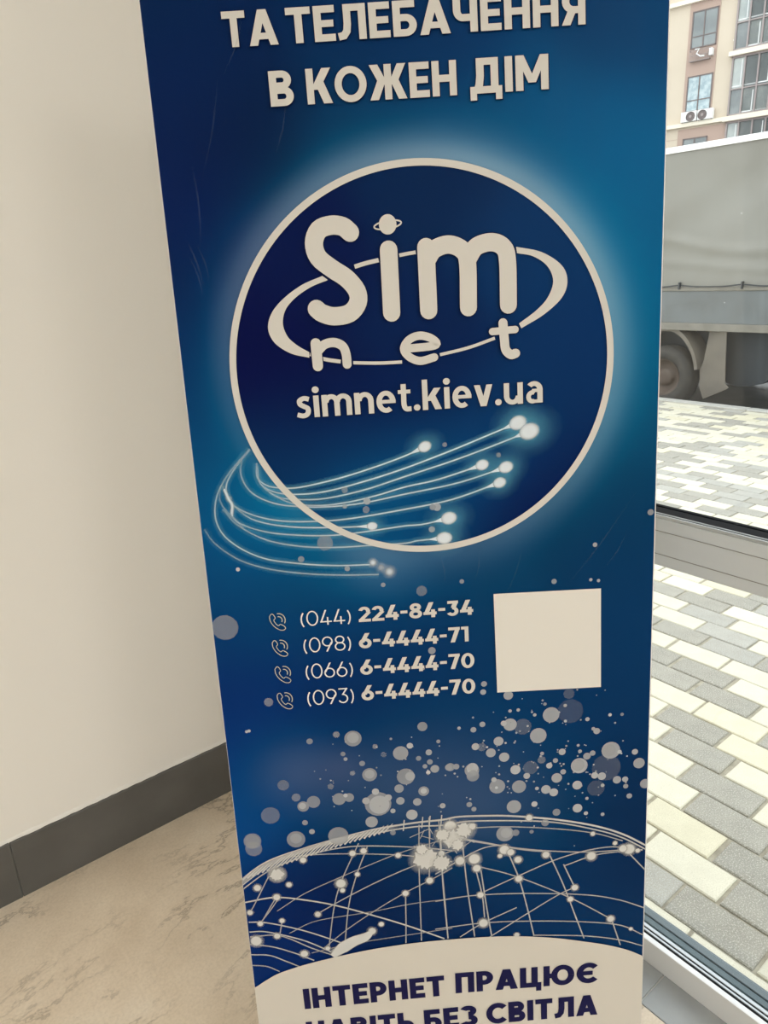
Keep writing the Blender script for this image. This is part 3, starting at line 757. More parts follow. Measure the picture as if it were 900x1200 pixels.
def glyph(c, w):
    h = w*0.93
    if c == 'Т': W = .70; return W, R_(0, 1-h, W, 1)+R_(W/2-w/2, 0, W/2+w/2, 1)
    if c == 'А': W = .88; return W, D_((0, 0), (W/2-w*.6, 1), w*1.15)+D_((W-w*1.15, 0), (W/2-w*.55, 1), w*1.15)+R_(.22, .17, W-.22, .17+h*.9)
    if c == 'Е': W = .60; return W, R_(0, 0, w, 1)+R_(0, 0, W, h)+R_(0, 1-h, W, 1)+R_(0, .5-h*.48, W*.93, .5+h*.48)
    if c == 'Л': W = .80; return W, R_(.16, 1-h, W, 1)+R_(W-w, 0, W, 1)+S_([(.16+w/2, 1), (.16+w/2, .45), (.155+w*.4, .25), (.08+w*.35, .13), (0, .10)], w*.98)
    if c == 'Б': W = .68; return W, R_(0, 0, w, 1)+R_(0, 1-h, W*.93, 1)+bowl(0, W, 0, .62, w)
    if c == 'Ч': W = .70; return W, R_(W-w, 0, W, 1)+R_(0, .62, w, 1)+A_(w/2+.17, .63, .17, .22, 180, 270, w, wy=h)+R_(w/2+.165, .41-h/2, W, .41+h/2)
    if c == 'Н': W = .74; return W, R_(0, 0, w, 1)+R_(W-w, 0, W, 1)+R_(0, .5-h/2, W, .5+h/2)
    if c == 'Я': W = .70; return W, mir(R_(0, 0, w, 1)+bowl(0, .68, .33, 1, w)+D_((W-w*1.2, 0), (.26, .42), w*1.15), W)
    if c == 'В': W = .69; return W, R_(0, 0, w, 1)+bowl(0, W-.04, .47, 1, w)+bowl(0, W, 0, .55, w)
    if c == 'К': W = .76; return W, R_(0, 0, w, 1)+D_((w*.55, .40), (W-w*1.3, 1), w*1.25)+D_((W-w*1.25, 0), (.25, .62), w*1.25)
    if c == 'О': W = .96; return W, A_(W/2, .5, W/2-w/2, .51-h/2, 0, 360, w, 36, wy=h)
    if c == 'Ж':
        W = 1.12; half = D_((W/2, .42), (W-w*1.25, 1), w*1.2)+D_((W-w*1.2, 0), (W/2+.04, .60), w*1.2)
        return W, half+mir(half, W)+R_(W/2-w/2, 0, W/2+w/2, 1)
    if c == 'Д': W = .90; return W, R_(0, 0, W, h)+R_(0, -.19, w*.85, .1)+R_(W-w*.85, -.19, W, .1)+R_(W-.10-w, 0, W-.10, 1)+R_(.18, 1-h, W-.10, 1)+S_([(.18+w/2, 1), (.18+w/2, .5), (.15+w/2, .25), (.09+w/2, .08)], w)
    if c == 'І': return w, R_(0, 0, w, 1)
    if c == 'М': W = .93; return W, R_(0, 0, w, 1)+R_(W-w, 0, W, 1)+D_((W/2-w*.5, .22), (w*.1, 1), w*1.0)+D_((W/2-w*.5, .22), (W-w*1.1, 1), w*1.0)
    if c == 'Р': W = .66; return W, R_(0, 0, w, 1)+bowl(0, W, .32, 1, w)
    if c == 'П': W = .74; return W, R_(0, 0, w, 1)+R_(W-w, 0, W, 1)+R_(0, 1-h, W, 1)
    if c == 'Ц': W = .84; return W, R_(0, 0, w, 1)+R_(.70-w, 0, .70, 1)+R_(0, 0, W, h)+R_(W-w*.85, -.19, W, .1)
    if c == 'Ю': W = 1.22; return W, R_(0, 0, w, 1)+R_(0, .5-h/2, .4, .5+h/2)+A_(.76, .5, .46-w/2, .51-h/2, 0, 360, w, 34, wy=h)
    if c == 'Є': W = .80; return W, A_(.48, .5, .48-w/2, .51-h/2, 42, 318, w, 28, wy=h)+R_(.12, .5-h*.45, .64, .5+h*.45)
    if c == 'С': W = .82; return W, A_(.48, .5, .48-w/2, .51-h/2, 42, 318, w, 28, wy=h)
    if c == 'Ь': W = .66; return W, R_(0, 0, w, 1)+bowl(0, W, 0, .62, w)
    if c == 'З': W = .66; return W, A_(.30, .745, .33-w/2, .265-h/2, 155, -90, w, 22, wy=h)+A_(.30, .28, .36-w/2, .29-h/2, 90, -155, w, 22, wy=h)
    # digits
    if c == '0': W = .70; return W, A_(W/2, .5, W/2-w/2, .5-h/2, 0, 360, w, 34, wy=h)
    if c == '1': W = .38; return W, R_(W-w, 0, W, 1)+R_(0, 1-h, W, 1)
    if c == '2': W = .62; return W, A_(.30, .69, .30-w/2, .31-h/2, 165, -25, w, 20, wy=h)+D_((.0, h*.8), (.40, .60), w*1.25)+R_(0, 0, W, h)
    if c == '3': W = .60; return W, R_(.03, 1-h, W-.02, 1)+D_((.20, .56), (W-.02-w*1.3, 1-h*.6), w*1.3)+A_(.28, .31, .31-w/2, .31-h/2, 95, -155, w, 24, wy=h)
    if c == '4': W = .68; return W, D_((.0, .20), (.30, 1), w*1.2)+R_(0, .18, W, .18+h)+R_(.40, 0, .40+w, .52)
    if c == '6': W = .66; return W, A_(.33, .33, .33-w/2, .33-h/2, 0, 360, w, 30, wy=h)+D_((.02+w*.1, .38), (.34, 1), w*1.2)
    if c == '9':
        W = .66; return W, [[(W-x, 1-y) for x, y in q] for q in glyph('6', w)[1]]
    if c == '7': W = .60; return W, R_(0, 1-h, W, 1)+D_((.10, 0), (W-w*1.15, 1-h*.5), w*1.15)
    if c == '8': W = .66; return W, A_(.33, .74, .29-w/2, .26-h/2, 0, 360, w, 26, wy=h)+A_(.33, .29, .33-w/2, .29-h/2, 0, 360, w, 28, wy=h)
    if c == '-': return .40, R_(.02, .38, .38, .38+h)
    if c == '(': return .24, A_(.62, .42, .58, .72, 140, 220, w*1.0, 14)
    if c == ')': return .24, A_(-.38, .42, .58, .72, -40, 40, w*1.0, 14)
    # lower case, ascender = 1, x-height = .71
    X = .71
    if c == 'i': return w, R_(0, 0, w, X)+A_(w/2, .90, .055, .055, 0, 360, .11, 16)
    if c == '.': return w*1.1, A_(w*.55, .10, .05, .05, 0, 360, .11, 16)
    if c == 'n': W = .60; return W, R_(0, 0, w, X)+A_(.33, .43, .27-w/2, .29-h/2, 180, 0, w, 20, wy=h)+R_(W-w, 0, W, .44)
    if c == 'm': W = .93; return W, R_(0, 0, w, X)+A_(.30, .45, .255-w/2, .27-h/2, 180, 0, w, 18, wy=h)+R_(.555-w, 0, .555, .46)+A_(.665, .45, .265-w/2, .27-h/2, 180, 0, w, 18, wy=h)+R_(W-w, 0, W, .46)
    if c == 'u':
        W = .60; return W, [[(W-x, X-y) for x, y in q] for q in glyph('n', w)[1]]
    if c == 'e': W = .60; return W, A_(.30, .355, .30-w/2, .365-h/2, 0, 308, w, 26, wy=h)+R_(.08, .30, .60, .30+h*.75)
    if c == 's': W = .46; return W, S_(spl([(.41, .60), (.26, .64), (.12, .57), (.13, .45), (.25, .37), (.36, .29), (.34, .13), (.20, .065), (.02, .115)], 40), w*.92)
    if c == 't': W = .40; return W, S_(spl([(.09+w/2, .90), (.09+w/2, .5), (.09+w/2, .22), (.24, .08), (.40, .075)], 24), w*.95)+R_(0, X-h*.8, .39, X)
    if c == 'k': W = .60; return W, R_(0, 0, w, 1)+D_((w*.5, .29), (W-w*1.35, X), w*1.25)+D_((W-w*1.25, 0), (.20, .45), w*1.25)
    if c == 'v': W = .58; return W, D_((W/2-w*.55, 0), (0, X), w*1.1)+D_((W/2-w*.55, 0), (W-w*1.1, X), w*1.1)
    if c == 'a': W = .54; return W, R_(W-w, 0, W, .45)+A_(.27, .44, .27-w/2, .28-h/2, 0, 140, w, 18, wy=h)+A_(.22, .205, .20-w*.42, .215-h*.42, 60, 300, w*.85, 20)+R_(.2, .38-h*.15, W, .38+h*.55)+R_(.22, 0.0, .40, h*.7)
    raise KeyError(c)
def word(ink, txt, bl, br, hpx, w, rgb=CREAM, gap=.085, edge=None):
    A = sheet(*bl); B = sheet(*br); ex = (B-A)/np.linalg.norm(B-A); ey = np.array([-ex[1], ex[0]])
    H_ = np.linalg.norm(sheet(bl[0], bl[1]-hpx)-A)
    x_ = 0; items = []
    for c in txt:
        if c == ' ': x_ += .3; continue
        W, pl = glyph(c, w); items.append((x_, pl)); x_ += W+gap
    sx = np.linalg.norm(B-A)/(x_-gap)
    for x0, pl in items:
        for iq, q in enumerate(pl):
            pts = [A+ex*sx*(x0+a)+ey*H_*b for a, b in q]
            ink.poly(pts, rgb, e=iq*2e-6)
            if edge is not None:
                c0 = sum(pts)/len(pts)
                edge.poly([p+np.array([0.0011, -0.0008]) for p in pts], DKEDGE, e=iq*2e-6)
                edge.poly([p+np.array([-0.0005, 0.0004]) for p in pts], DKEDGE, e=iq*2e-6+1e-6)
def text_part(name, words, layer, rgb=CREAM, shadow=True, label=None):
    k = Ink(layer); e = Ink(layer-1) if shadow else None
    for wd_ in words: word(k, *wd_, rgb=rgb, edge=e)
    o = k.build(name, label=label)
    if e: ink_object('lettering_shadow', e.v, e.f, e.c, M['ink'], parent=o)
    return o

# ---- emblem ring
rg = Ink(4); n = 160
for k in range(n):
    q = [2*math.pi*i/n for i in (k, k+1)]
    ro, ri = CRAD, CRAD-0.0083
    rg.poly([(CC[0]+ro*math.cos(q[0]), CC[1]+ro*math.sin(q[0])), (CC[0]+ro*math.cos(q[1]), CC[1]+ro*math.sin(q[1])),
             (CC[0]+ri*math.cos(q[1]), CC[1]+ri*math.sin(q[1])), (CC[0]+ri*math.cos(q[0]), CC[1]+ri*math.sin(q[0]))], CREAM)
rg.build('emblem_ring', label='white ring round the dark blue emblem')

# ---- lettering
text_part('headline_lettering', [('ТА', (263.5, 57), (327, 53), 42, .215), ('ТЕЛЕБАЧЕННЯ', (337.5, 52.5), (685.5, 29.5), 42, .215)], 8)
text_part('headline_lettering', [('В', (318, 126), (345.5, 124.2), 41.5, .215), ('КОЖЕН', (361, 123.3), (535.5, 112.3), 41.5, .215), ('ДІМ', (551, 111.2), (642.5, 105.2), 41.5, .215)], 8)
text_part('web_address_lettering', [('simnet.kiev.ua', (348.5, 490), (635.5, 471.3), 35.5, .17)], 8)
ROWS = [((353, 733.4), (411.5, 729.6), '(044)', (420.7, 728.3), (554.3, 719.3), '224-84-34', (315.6, 718, 737.6)),
        ((356.5, 764.5), (411.8, 760.7), '(098)', (421, 759.3), (549, 750.7), '6-4444-71', (318.8, 749, 768)),
        ((359, 795), (414, 791.2), '(066)', (422.5, 790.2), (555.8, 781.4), '6-4444-70', (322, 779.6, 799)),
        ((361, 826), (415.2, 822), '(093)', (424, 820.2), (556.8, 811.4), '6-4444-70', (324.5, 810.5, 829.5))]
for a, b, t1, c, d, t2, ic in ROWS:
    k = Ink(8)
    word(k, t1, a, b, 17.5, .085, rgb=(0.74, 0.75, 0.76), gap=.10); word(k, t2, c, d, 17.6, .20, gap=.07)
    k.build('phone_number_lettering')
    # handset icon, thin outline
    k = Ink(8); x0, y0, y1 = ic; s_ = (y1-y0)
    def ip(u, v): return sheet(x0+u*s_, y0+v*s_)
    hs = [(.02, .20), (.12, .06), (.24, .08), (.36, .28), (.28, .42), (.40, .62), (.56, .74), (.68, .66), (.92, .78), (.98, .90), (.86, 1.0), (.62, .98), (.30, .78), (.08, .48), (.02, .20)]
    tan = tuple(alb((196, 186, 160)))
    k.line(spl([ip(*q) for q in hs], 70), 0.0010, tan)
    for rr in (.22, .40):
        k.line([ip(.56+rr*math.cos(math.radians(q)), .42-rr*math.sin(math.radians(q))) for q in range(-25, 106, 8)], 0.0012, tan)
    k.build('phone_icon')

# ---- rounded logo lettering
lg = Ink(9); le = Ink(7)
def zA(p): return sheet(250+p[0]/3.6, 170+p[1]/3.6)
def zB(p): return sheet(480+p[0]/3.6, 170+p[1]/3.6)
def zC(p): return sheet(300+p[0]/2.368, 360+p[1]/2.368)
def rstroke(pts, wpx, smooth=True):
    p_ = spl(pts, 60) if smooth else np.array(pts)
    e_ = lg.nxt()
    for i, q in enumerate(S_(p_, wpx*PXM, True)): lg.poly(q, CREAM, e=e_+i*2e-6)
    for i, q in enumerate(S_(p_, wpx*PXM+0.0022, True)): le.poly(q, DKEDGE, e=e_+i*2e-6)
rstroke([zA(p) for p in [(577, 370), (545, 345), (495, 340), (445, 360), (425, 415), (443, 475), (500, 522), (562, 563), (605, 615), (610, 665), (575, 710), (510, 723), (460, 710), (436, 692)]], 20.6)
rstroke([zA((739, 443)), zA((752, 708))], 20.2, False)
lg.poly([zA((735+37*math.cos(2*math.pi*k/28), 336+43*math.sin(2*math.pi*k/28))) for k in range(28)], CREAM)
for q0, q1 in ((100, 255), (-70, 60)):
    pts = []
    for d in np.linspace(q0, q1, 16):
        u, v = 58*math.cos(math.radians(d)), 17*math.sin(math.radians(d)); pts.append(zA((735+u*.98+v*.1, 338-u*.17+v)))
    lg.line(pts, 0.0018, CREAM)
rstroke([zB((68, 432)), zB((80, 698))], 20.2, False)
rstroke([zB(p) for p in [(76, 480), (105, 440), (165, 421), (222, 445), (243, 500), (247, 686)]], 20)
rstroke([zB(p) for p in [(246, 480), (280, 430), (343, 411), (393, 432), (411, 490), (415, 675)]], 20)
rstroke([zC((166, 101)), zC((172, 163))], 12.2, False)
rstroke([zC(p) for p in [(172, 122), (190, 104), (216, 98), (240, 108), (250, 130), (253, 158)]], 10.6)
rstroke([zC(p) for p in [(410, 116), (495, 106), (488, 88), (455, 79), (425, 90), (410, 115), (424, 137), (455, 149), (494, 139)]], 9.4)
rstroke([zC(p) for p in [(684, 44), (688, 90), (692, 118), (706, 131), (719, 128)]], 10.8)
rstroke([zC((655, 68)), zC((718, 62))], 8.4, False)
lo = lg.build('logo_lettering', label='rounded white logo lettering')
ink_object('lettering_shadow', le.v, le.f, le.c, M['ink'], parent=lo)
def orbit_piece(fn):
    k = Ink(6); fn(k); k.build('logo_orbit_arc')
def crescent(outer, inner):
    o_ = spl(outer, 40); i_ = spl(inner, 40); m_ = min(len(o_), len(i_))
    orbit_piece(lambda k: k.strip(list(o_[:m_]), list(i_[:m_]), CREAM))
crescent([zA(p) for p in [(460, 553), (375, 590), (300, 645), (252, 700), (232, 755), (238, 800), (268, 843), (330, 880), (405, 897)]], [zA(p) for p in [(484, 570), (415, 598), (350, 642), (308, 690), (294, 740), (300, 780), (322, 818), (362, 850), (405, 874)]])
crescent([zB(p) for p in [(448, 430), (555, 452), (640, 508), (664, 575), (640, 645), (565, 715), (470, 773)]], [zB(p) for p in [(452, 457), (520, 470), (580, 512), (604, 575), (580, 645), (530, 700), (460, 753)]])
for pts, wd in (([zC(p) for p in [(150, 130), (190, 144), (235, 151)]], 0.0046), ([zC(p) for p in [(270, 154), (340, 155), (405, 152)]], 0.0040), ([zC(p) for p in [(510, 132), (590, 112), (662, 86)]], 0.0038),
                ([zA((596, 514)), zA((640, 500)), zA((697, 486))], 0.0050), ([zA((784, 466)), zA((818, 459)), zA((853, 453))], 0.0042)):
    orbit_piece(lambda k: k.line(spl(pts), wd, CREAM))

# ---- white square patch
q = Ink(5); q.poly([sheet(578.1, 695.7), sheet(582.5, 811), sheet(703.8, 804.4), sheet(703.8, 689.1)], (0.70, 0.685, 0.655))
q.build('white_square', label='plain white printed square')

# ---- light fibres
def z4(p): return (230+p[0]/3.6, 480+p[1]/3.6)
def z5(p): return (430+p[0]/3.0, 470+p[1]/3.0)
fib = [([z4(p) for p in [(255,225),(258,285),(300,320),(370,331),(450,325),(600,290),(750,243),(880,195)]]+[z5(p) for p in [(203,160)]], 1.0, 1),
       ([z4(p) for p in [(258,240),(270,310),(330,347),(420,357),(540,346),(700,305),(880,247)]]+[z5(p) for p in [(300,172),(420,122),(530,76)]], 1.0, 1.3),
       ([z4(p) for p in [(285,330),(350,370),(450,379),(560,372),(720,335),(880,282)]]+[z5(p) for p in [(300,210),(440,158),(570,106)]], .9, 1.5),
       ([z4(p) for p in [(310,350),(400,393),(520,404),(640,390),(760,362),(880,326)]]+[z5(p) for p in [(250,275),(405,224)]], .9, 1.0),
       ([z4(p) for p in [(192,210),(190,280),(235,350),(330,395),(450,409),(560,409),(700,394),(880,356)]]+[z5(p) for p in [(320,287),(488,232)]], .8, 1.1),
       ([z4(p) for p in [(110,320),(150,395),(230,441),(350,468),(500,471),(650,459),(880,420)]]+[z5(p) for p in [(300,345),(466,286)]], .85, 1.0),
       ([z4(p) for p in [(150,400),(240,463),(380,492),(550,497),(742,491)]], .8, .8),
       ([z4(p) for p in [(145,440),(190,482),(300,516),(450,530),(600,528),(750,509),(880,490)]]+[z5(p) for p in [(200,432),(288,411)]], .85, 1.2),
       ([z4(p) for p in [(112,420),(180,490),(300,550),(450,577),(600,580),(720,573),(880,563)]]+[z5(p) for p in [(180,490),(272,481)]], .75, 1.2),
       ([z4(p) for p in [(225,165),(130,280),(84,380),(88,480),(150,560),(280,625),(450,650),(600,657),(735,653)]], .75, 0),
       ([z4(p) for p in [(228,168),(155,260),(126,330),(148,395),(153,450)]], .75, 0),
       ([z4(p) for p in [(35,505),(80,565),(180,632),(300,670),(450,690),(600,697),(770,695)]], .5, 0),
       ([z4(p) for p in [(105,320),(100,380),(130,430),(200,500)]], .35, 0)]
fb = Ink(3); fg = Ink(2)
TEAL = tuple(alb((110, 190, 205))); PALE = tuple(alb((215, 214, 206)))
for pts, al, tip in fib:
    sp = spl([sheet(*p) for p in pts], 90)
    nn = len(sp)
    fg.line(sp, 0.002, TEAL, 0.30*al, soft=0.0050, fade=[0.6, 1, 1])
    fb.line(sp, 0.0011, PALE, 0.92*al, soft=0.0007, fade=[0.35, .75, 1, 1])
    if tip:
        e = sp[-1]; d_ = sp[-1]-sp[-6]; d_ /= np.linalg.norm(d_)
        wd_ = np.linspace(0.0012, 0.0085*tip, 8)
        fb.line([e-d_*0.020+d_*0.020*i/7 for i in range(8)], wd_, PALE, 0.95)
        fb.halo(e, 0.0078*tip, PALE, 1.0, ax=tuple(d_), stretch=1.25, rings=((0, 1), (.55, 1), (.75, .8), (1, 0)))
        fg.halo(e, 0.024*tip, TEAL, 0.36, ax=tuple(d_), stretch=1.3)
fg.build('fibre_glow', kind='stuff'); 
for c, r, al in (((138, 375), 16, .9), ((745, 645), 26, .9), ((815, 683), 34, .8), ((780, 665), 30, .5), ((150, 400), 9, .9)):
    fb.halo(sheet(*z4(c)), r/3.6*PXM*1.1, PALE, al)
fb.line(spl([sheet(*z4(p)) for p in [(118, 335), (138, 378), (152, 402), (150, 440)]]), 0.0016, PALE, .8, soft=0.002)
fb.build('fibre_trails', label='pale curved light fibres with glowing tips')

# ---- lower white panel
lp = Ink(7)
edge = [(299.5, 1156), (313, 1147), (328, 1139), (355, 1130), (386, 1122), (432, 1112), (480, 1104.5), (530, 1099.5), (575, 1096.5), (611, 1096), (650, 1098), (683, 1102), (710, 1106), (735, 1112), (755, 1120)]
es = spl([sheet(*p) for p in edge], 80); es[0][0] = eL; es[-1][0] = eR; es = es[(es[:, 0] >= eL) & (es[:, 0] <= eR)]
lp.strip(list(es), [np.array([p[0], B_BOT]) for p in es], (0.60, 0.575, 0.53))
lp.build('lower_panel', label='cream arched lower panel')
text_part('slogan_lettering', [('ІНТЕРНЕТ', (357.5, 1180.8), (521.5, 1164.8), 23.5, .25), ('ПРАЦЮЄ', (533.8, 1162.3), (698.5, 1149.4), 23.5, .25)], 9, rgb=NAVY, shadow=False)
text_part('slogan_lettering', [('НАВІТЬ', (361, 1219.5), (486, 1207.6), 23.8, .25), ('БЕЗ', (498, 1206), (560, 1199.6), 23.8, .25), ('СВІТЛА', (570, 1198.5), (699.5, 1187), 23.6, .25)], 9, rgb=NAVY, shadow=False)

# ---- globe grid
gl_ = Ink(3); GC = tuple(alb((205, 196, 180)))
def g1(p): return sheet(270+p[0]/3.4615, 940+p[1]/3.4615)
def g2(p): return sheet(510+p[0]/3.4615, 930+p[1]/3.4615)
def arc(pts, wpx, a, soft=0.6, fade=None): gl_.line(spl(pts, 70), wpx*PXM, GC, a, soft=soft*PXM, fade=fade)
arc([g1(p) for p in [(45,312),(150,240),(300,186),(450,143),(600,106),(750,82),(860,70)]]+[g2(p) for p in [(100,92),(250,88),(350,92),(500,105),(650,130),(760,163),(853,208)]], 2.2, .92, fade=[1, 1, .8, 1, 1])
arc([g1(p) for p in [(48,335),(150,262),(300,200),(450,155),(600,122),(750,98),(870,92)]]+[g2(p) for p in [(150,110),(450,112),(650,145),(760,178),(853,224)]], 1.5, .8)
arc([g1(p) for p in [(50,352),(160,275),(300,218),(440,185),(560,176),(760,182),(900,195)]], 1.1, .7)
arc([g2(p) for p in [(0,150),(150,138),(300,133),(500,142),(650,160),(760,190)]], 1.0, .6)
arc([g1(p) for p in [(60,405),(180,385),(300,395),(430,418),(580,458),(720,500),(868,552)]], 1.6, .85)
arc([g1(p) for p in [(190,440),(300,370),(430,310),(560,255),(700,200),(900,140)]], .8, .5)
arc([g1(p) for p in [(210,225),(330,212),(480,208),(700,214),(900,240)]], 1.0, .6)
arc([g1(p) for p in [(355,450),(480,380),(620,310),(760,250),(900,195)]], 1.0, .6)
arc([g1(p) for p in [(380,590),(480,510),(600,430),(710,365),(810,315),(900,265)]], .9, .55)
arc([g1(p) for p in [(240,530),(350,480),(560,445),(740,410),(900,390)]], .8, .45)
arc([g1(p) for p in [(330,610),(480,575),(700,540),(900,510)]], .8, .45)
for pts, a in (([(75,485),(150,488),(300,520),(470,575)], .8), ([(78,525),(150,525),(300,560),(430,615)], .8), ([(80,545),(200,540),(330,590),(420,620)], .6), ([(80,575),(170,585),(260,610),(340,640)], .7), ([(85,617),(160,620),(230,645),(280,665)], .7), ([(90,660),(150,665),(200,685)], .5)):
    arc([g1(p) for p in pts], 1.3, a)
for pts in ([(520,165),(450,320),(420,430),(400,590)], [(555,180),(510,300),(480,420),(465,570)], [(765,90),(765,250),(770,420),(775,560)], [(805,60),(808,200),(806,315)], [(845,75),(855,230),(870,400),(882,552)], [(710,365),(712,480),(712,570)], [(195,390),(160,440),(120,490)], [(185,385),(130,480)], [(155,300),(100,410),(80,445)], [(210,480),(200,540)]):
    arc([g1(p) for p in pts], 1.0, .6)
for pts in ([(20,130),(30,350),(52,585)], [(110,200),(130,380),(160,578)], [(160,290),(190,410),(200,500)], [(185,310),(210,470),(228,572)], [(290,225),(340,345),(375,470),(400,575)], [(465,250),(520,370),(570,500),(603,585)], [(520,285),(565,378)], [(715,510),(750,612)], [(785,240),(853,310)]):
    arc([g2(p) for p in pts], 1.2, .7)
for pts in ([(0,325),(180,225),(290,205)], [(200,395),(330,335),(520,255),(700,215),(840,228)], [(110,185),(300,215),(450,230),(620,235),(780,225)], [(160,290),(330,335),(545,420),(710,505)], [(220,580),(380,480),(500,408),(565,378)], [(100,580),(190,525),(330,460)], [(0,435),(150,412),(350,403),(600,408),(740,428),(850,462)], [(0,548),(200,522),(400,515),(600,518),(750,532),(840,570)], [(400,572),(600,575),(740,590),(840,615)], [(525,290),(660,245),(840,225)], [(110,180),(220,200),(350,225),(460,235)]):
    arc([g2(p) for p in pts], 1.1, .65)
# feathered rays along the left rim and over the top
rim = spl([g1(p) for p in [(42,325),(150,252),(300,194),(450,150),(600,114),(700,98)]], 60)
gl_.line(rim, np.linspace(5.0, 3.0, len(rim))*PXM, GC, .62, soft=0.003, fade=[.8, 1, 1, .9, 0])
for i in range(30):
    t = i/29; ux = 70+570*t; uy = 292-190*t+20*math.sin(t*3.0)*-.4
    L_ = (70 if 4 < i < 14 else 46)*(1-t*.35)*random.uniform(.7, 1.15); gl_.line([g1((ux-20, uy+22)), g1((ux+L_*.62, uy-L_*.52))], np.array([2.6, .7])*PXM, GC, .85)
for (a, b) in ((705, 70), (780, 58), (810, 54), (857, 50), (890, 62)):
    gl_.line([g1((a, b)), g1((a-4, b+45))], 1.5*PXM, GC, .8)
for i in range(16):
    q_ = random.uniform(0, 1); p_ = (760+q_*170, 100+random.uniform(0, 110))
    gl_.line([g1(p_), g1((p_[0]+random.uniform(-90, 90), p_[1]+random.uniform(-50, 70)))], 1.1*PXM, GC, .6)
gl_.build('globe_lines', label='pale globe grid lines')
nd = Ink(5)
def node(c, r, a=1.0): nd.halo(c, r*PXM*1.15/3.4615, GC, a, rings=((0, 1), (.52, 1), (.64, .42), (1, 0)), n=16)
for x_, y_, r in ((190,290,38),(110,345,20),(238,332,16),(188,383,20),(80,445,16),(210,478,15),(122,490,16),(190,540,18),(105,560,32),(300,612,22),(355,452,17),(448,327,28),(455,355,14),(515,290,14),(495,205,18),(540,195,18),(295,232,18),(680,213,16),(710,367,18),(808,315,20),(430,605,26),(395,590,14),(612,492,15),(575,520,22)):
    node(g1((x_, y_)), r*1.2)
nd.line(spl([g1(p) for p in [(415, 622), (450, 592), (500, 562), (545, 545), (572, 525)]], 24), np.interp(np.linspace(0, 1, 25), [0, .3, .75, 1], [7, 17, 13, 6])*PXM, GC, 1.0, soft=0.0015)
for x_, y_, r in ((25,240,18),(100,270,28),(10,280,20),(158,262,34),(168,300,24),(280,225,30),(262,250,14),(305,235,22),(335,265,22),(448,245,22),(338,342,22),(183,408,20),(195,522,28),(565,378,20),(547,425,18),(710,505,22),(632,250,28),(785,222,34),(760,220,24),(820,228,14),(728,198,13),(638,160,14),(792,545,12),(330,570,16),(60,130,36),(380,95,20)):
    node(g2((x_, y_)), r*1.15)
def burst(c, r, n=26):
    nd.poly([(c[0]+rr*math.cos(2*math.pi*k/n), c[1]+rr*math.sin(2*math.pi*k/n)) for k in range(n) for rr in [r*PXM/3.4615*(random.uniform(.75, 1.05) if k % 2 else random.uniform(.9, 1.3))]], GC, .97, e=nd.nxt())
for c_, r_ in ((g1((790, 228)), 52), (g1((855, 245)), 36), (g1((775, 190)), 24), (g2((70, 178)), 46), (g2((120, 145)), 36), (g2((30, 165)), 30), (g2((90, 205)), 26), (g2((150, 130)), 16), (g1((190, 290)), 30)):
    nd.halo(c_, r_*1.75*PXM/3.4615, GC, .5, rings=((0, 1), (.55, .9), (1, 0))); burst(c_, r_)
nd.build('globe_nodes', kind='stuff')

# ---- drifting sparkles
bo = Ink(4)
def b1(p): return sheet(260+p[0]/3.3333, 820+p[1]/3.3333)
def b2(p): return sheet(500+p[0]/3.3333, 800+p[1]/3.3333)
SP = tuple(alb((196, 190, 180)))
def disc(c, r, a): bo.dot(c, r*PXM*1.02/3.3333, SP, a, n=18 if r > 12 else 10)
for x_, y_, r, a in ((183,8,20,.30),(97,123,7,.8),(343,161,14,.40),(447,134,15,.35),(512,150,38,.45),(512,147,26,.6),(783,103,22,.45),(598,181,12,.35),(698,207,34,.55),(734,178,14,.8),(473,210,11,.4),(483,230,9,.6),(548,247,13,.45),(577,291,33,.45),(577,289,22,.6),(510,285,12,.35),(718,298,40,.45),(735,297,22,.6),(692,345,21,.5),(425,337,14,.3),(458,386,30,.45),(497,380,22,.45),(483,372,10,.8),(358,397,30,.4),(318,415,26,.45),(315,413,16,.7),(290,380,20,.3),(240,332,26,.2),(190,450,42,.22),(325,478,13,.5),(352,513,13,.6),(610,405,60,.45),(615,408,46,.7),(600,357,16,.8),(563,393,17,.7),(650,380,16,.7),(668,432,12,.7),(697,393,19,.6),(763,397,19,.6),(788,355,24,.5),(788,354,14,.8),(742,447,26,.7),(862,412,13,.6),(832,268,19,.5),(808,204,14,.5),(768,227,12,.45),(812,241,13,.5),(793,258,11,.5),(806,282,10,.9),(845,161,9,.5),(660,151,6,.5),(885,262,16,.5),(632,212,13,.2),(120,550,40,.35),(120,550,34,.3),(125,580,38,.3),(290,543,42,.4),(290,540,26,.5),(585,475,28,.6),(455,530,46,.45),(668,517,13,.4)):
    disc(b1((x_, y_)), r, a)
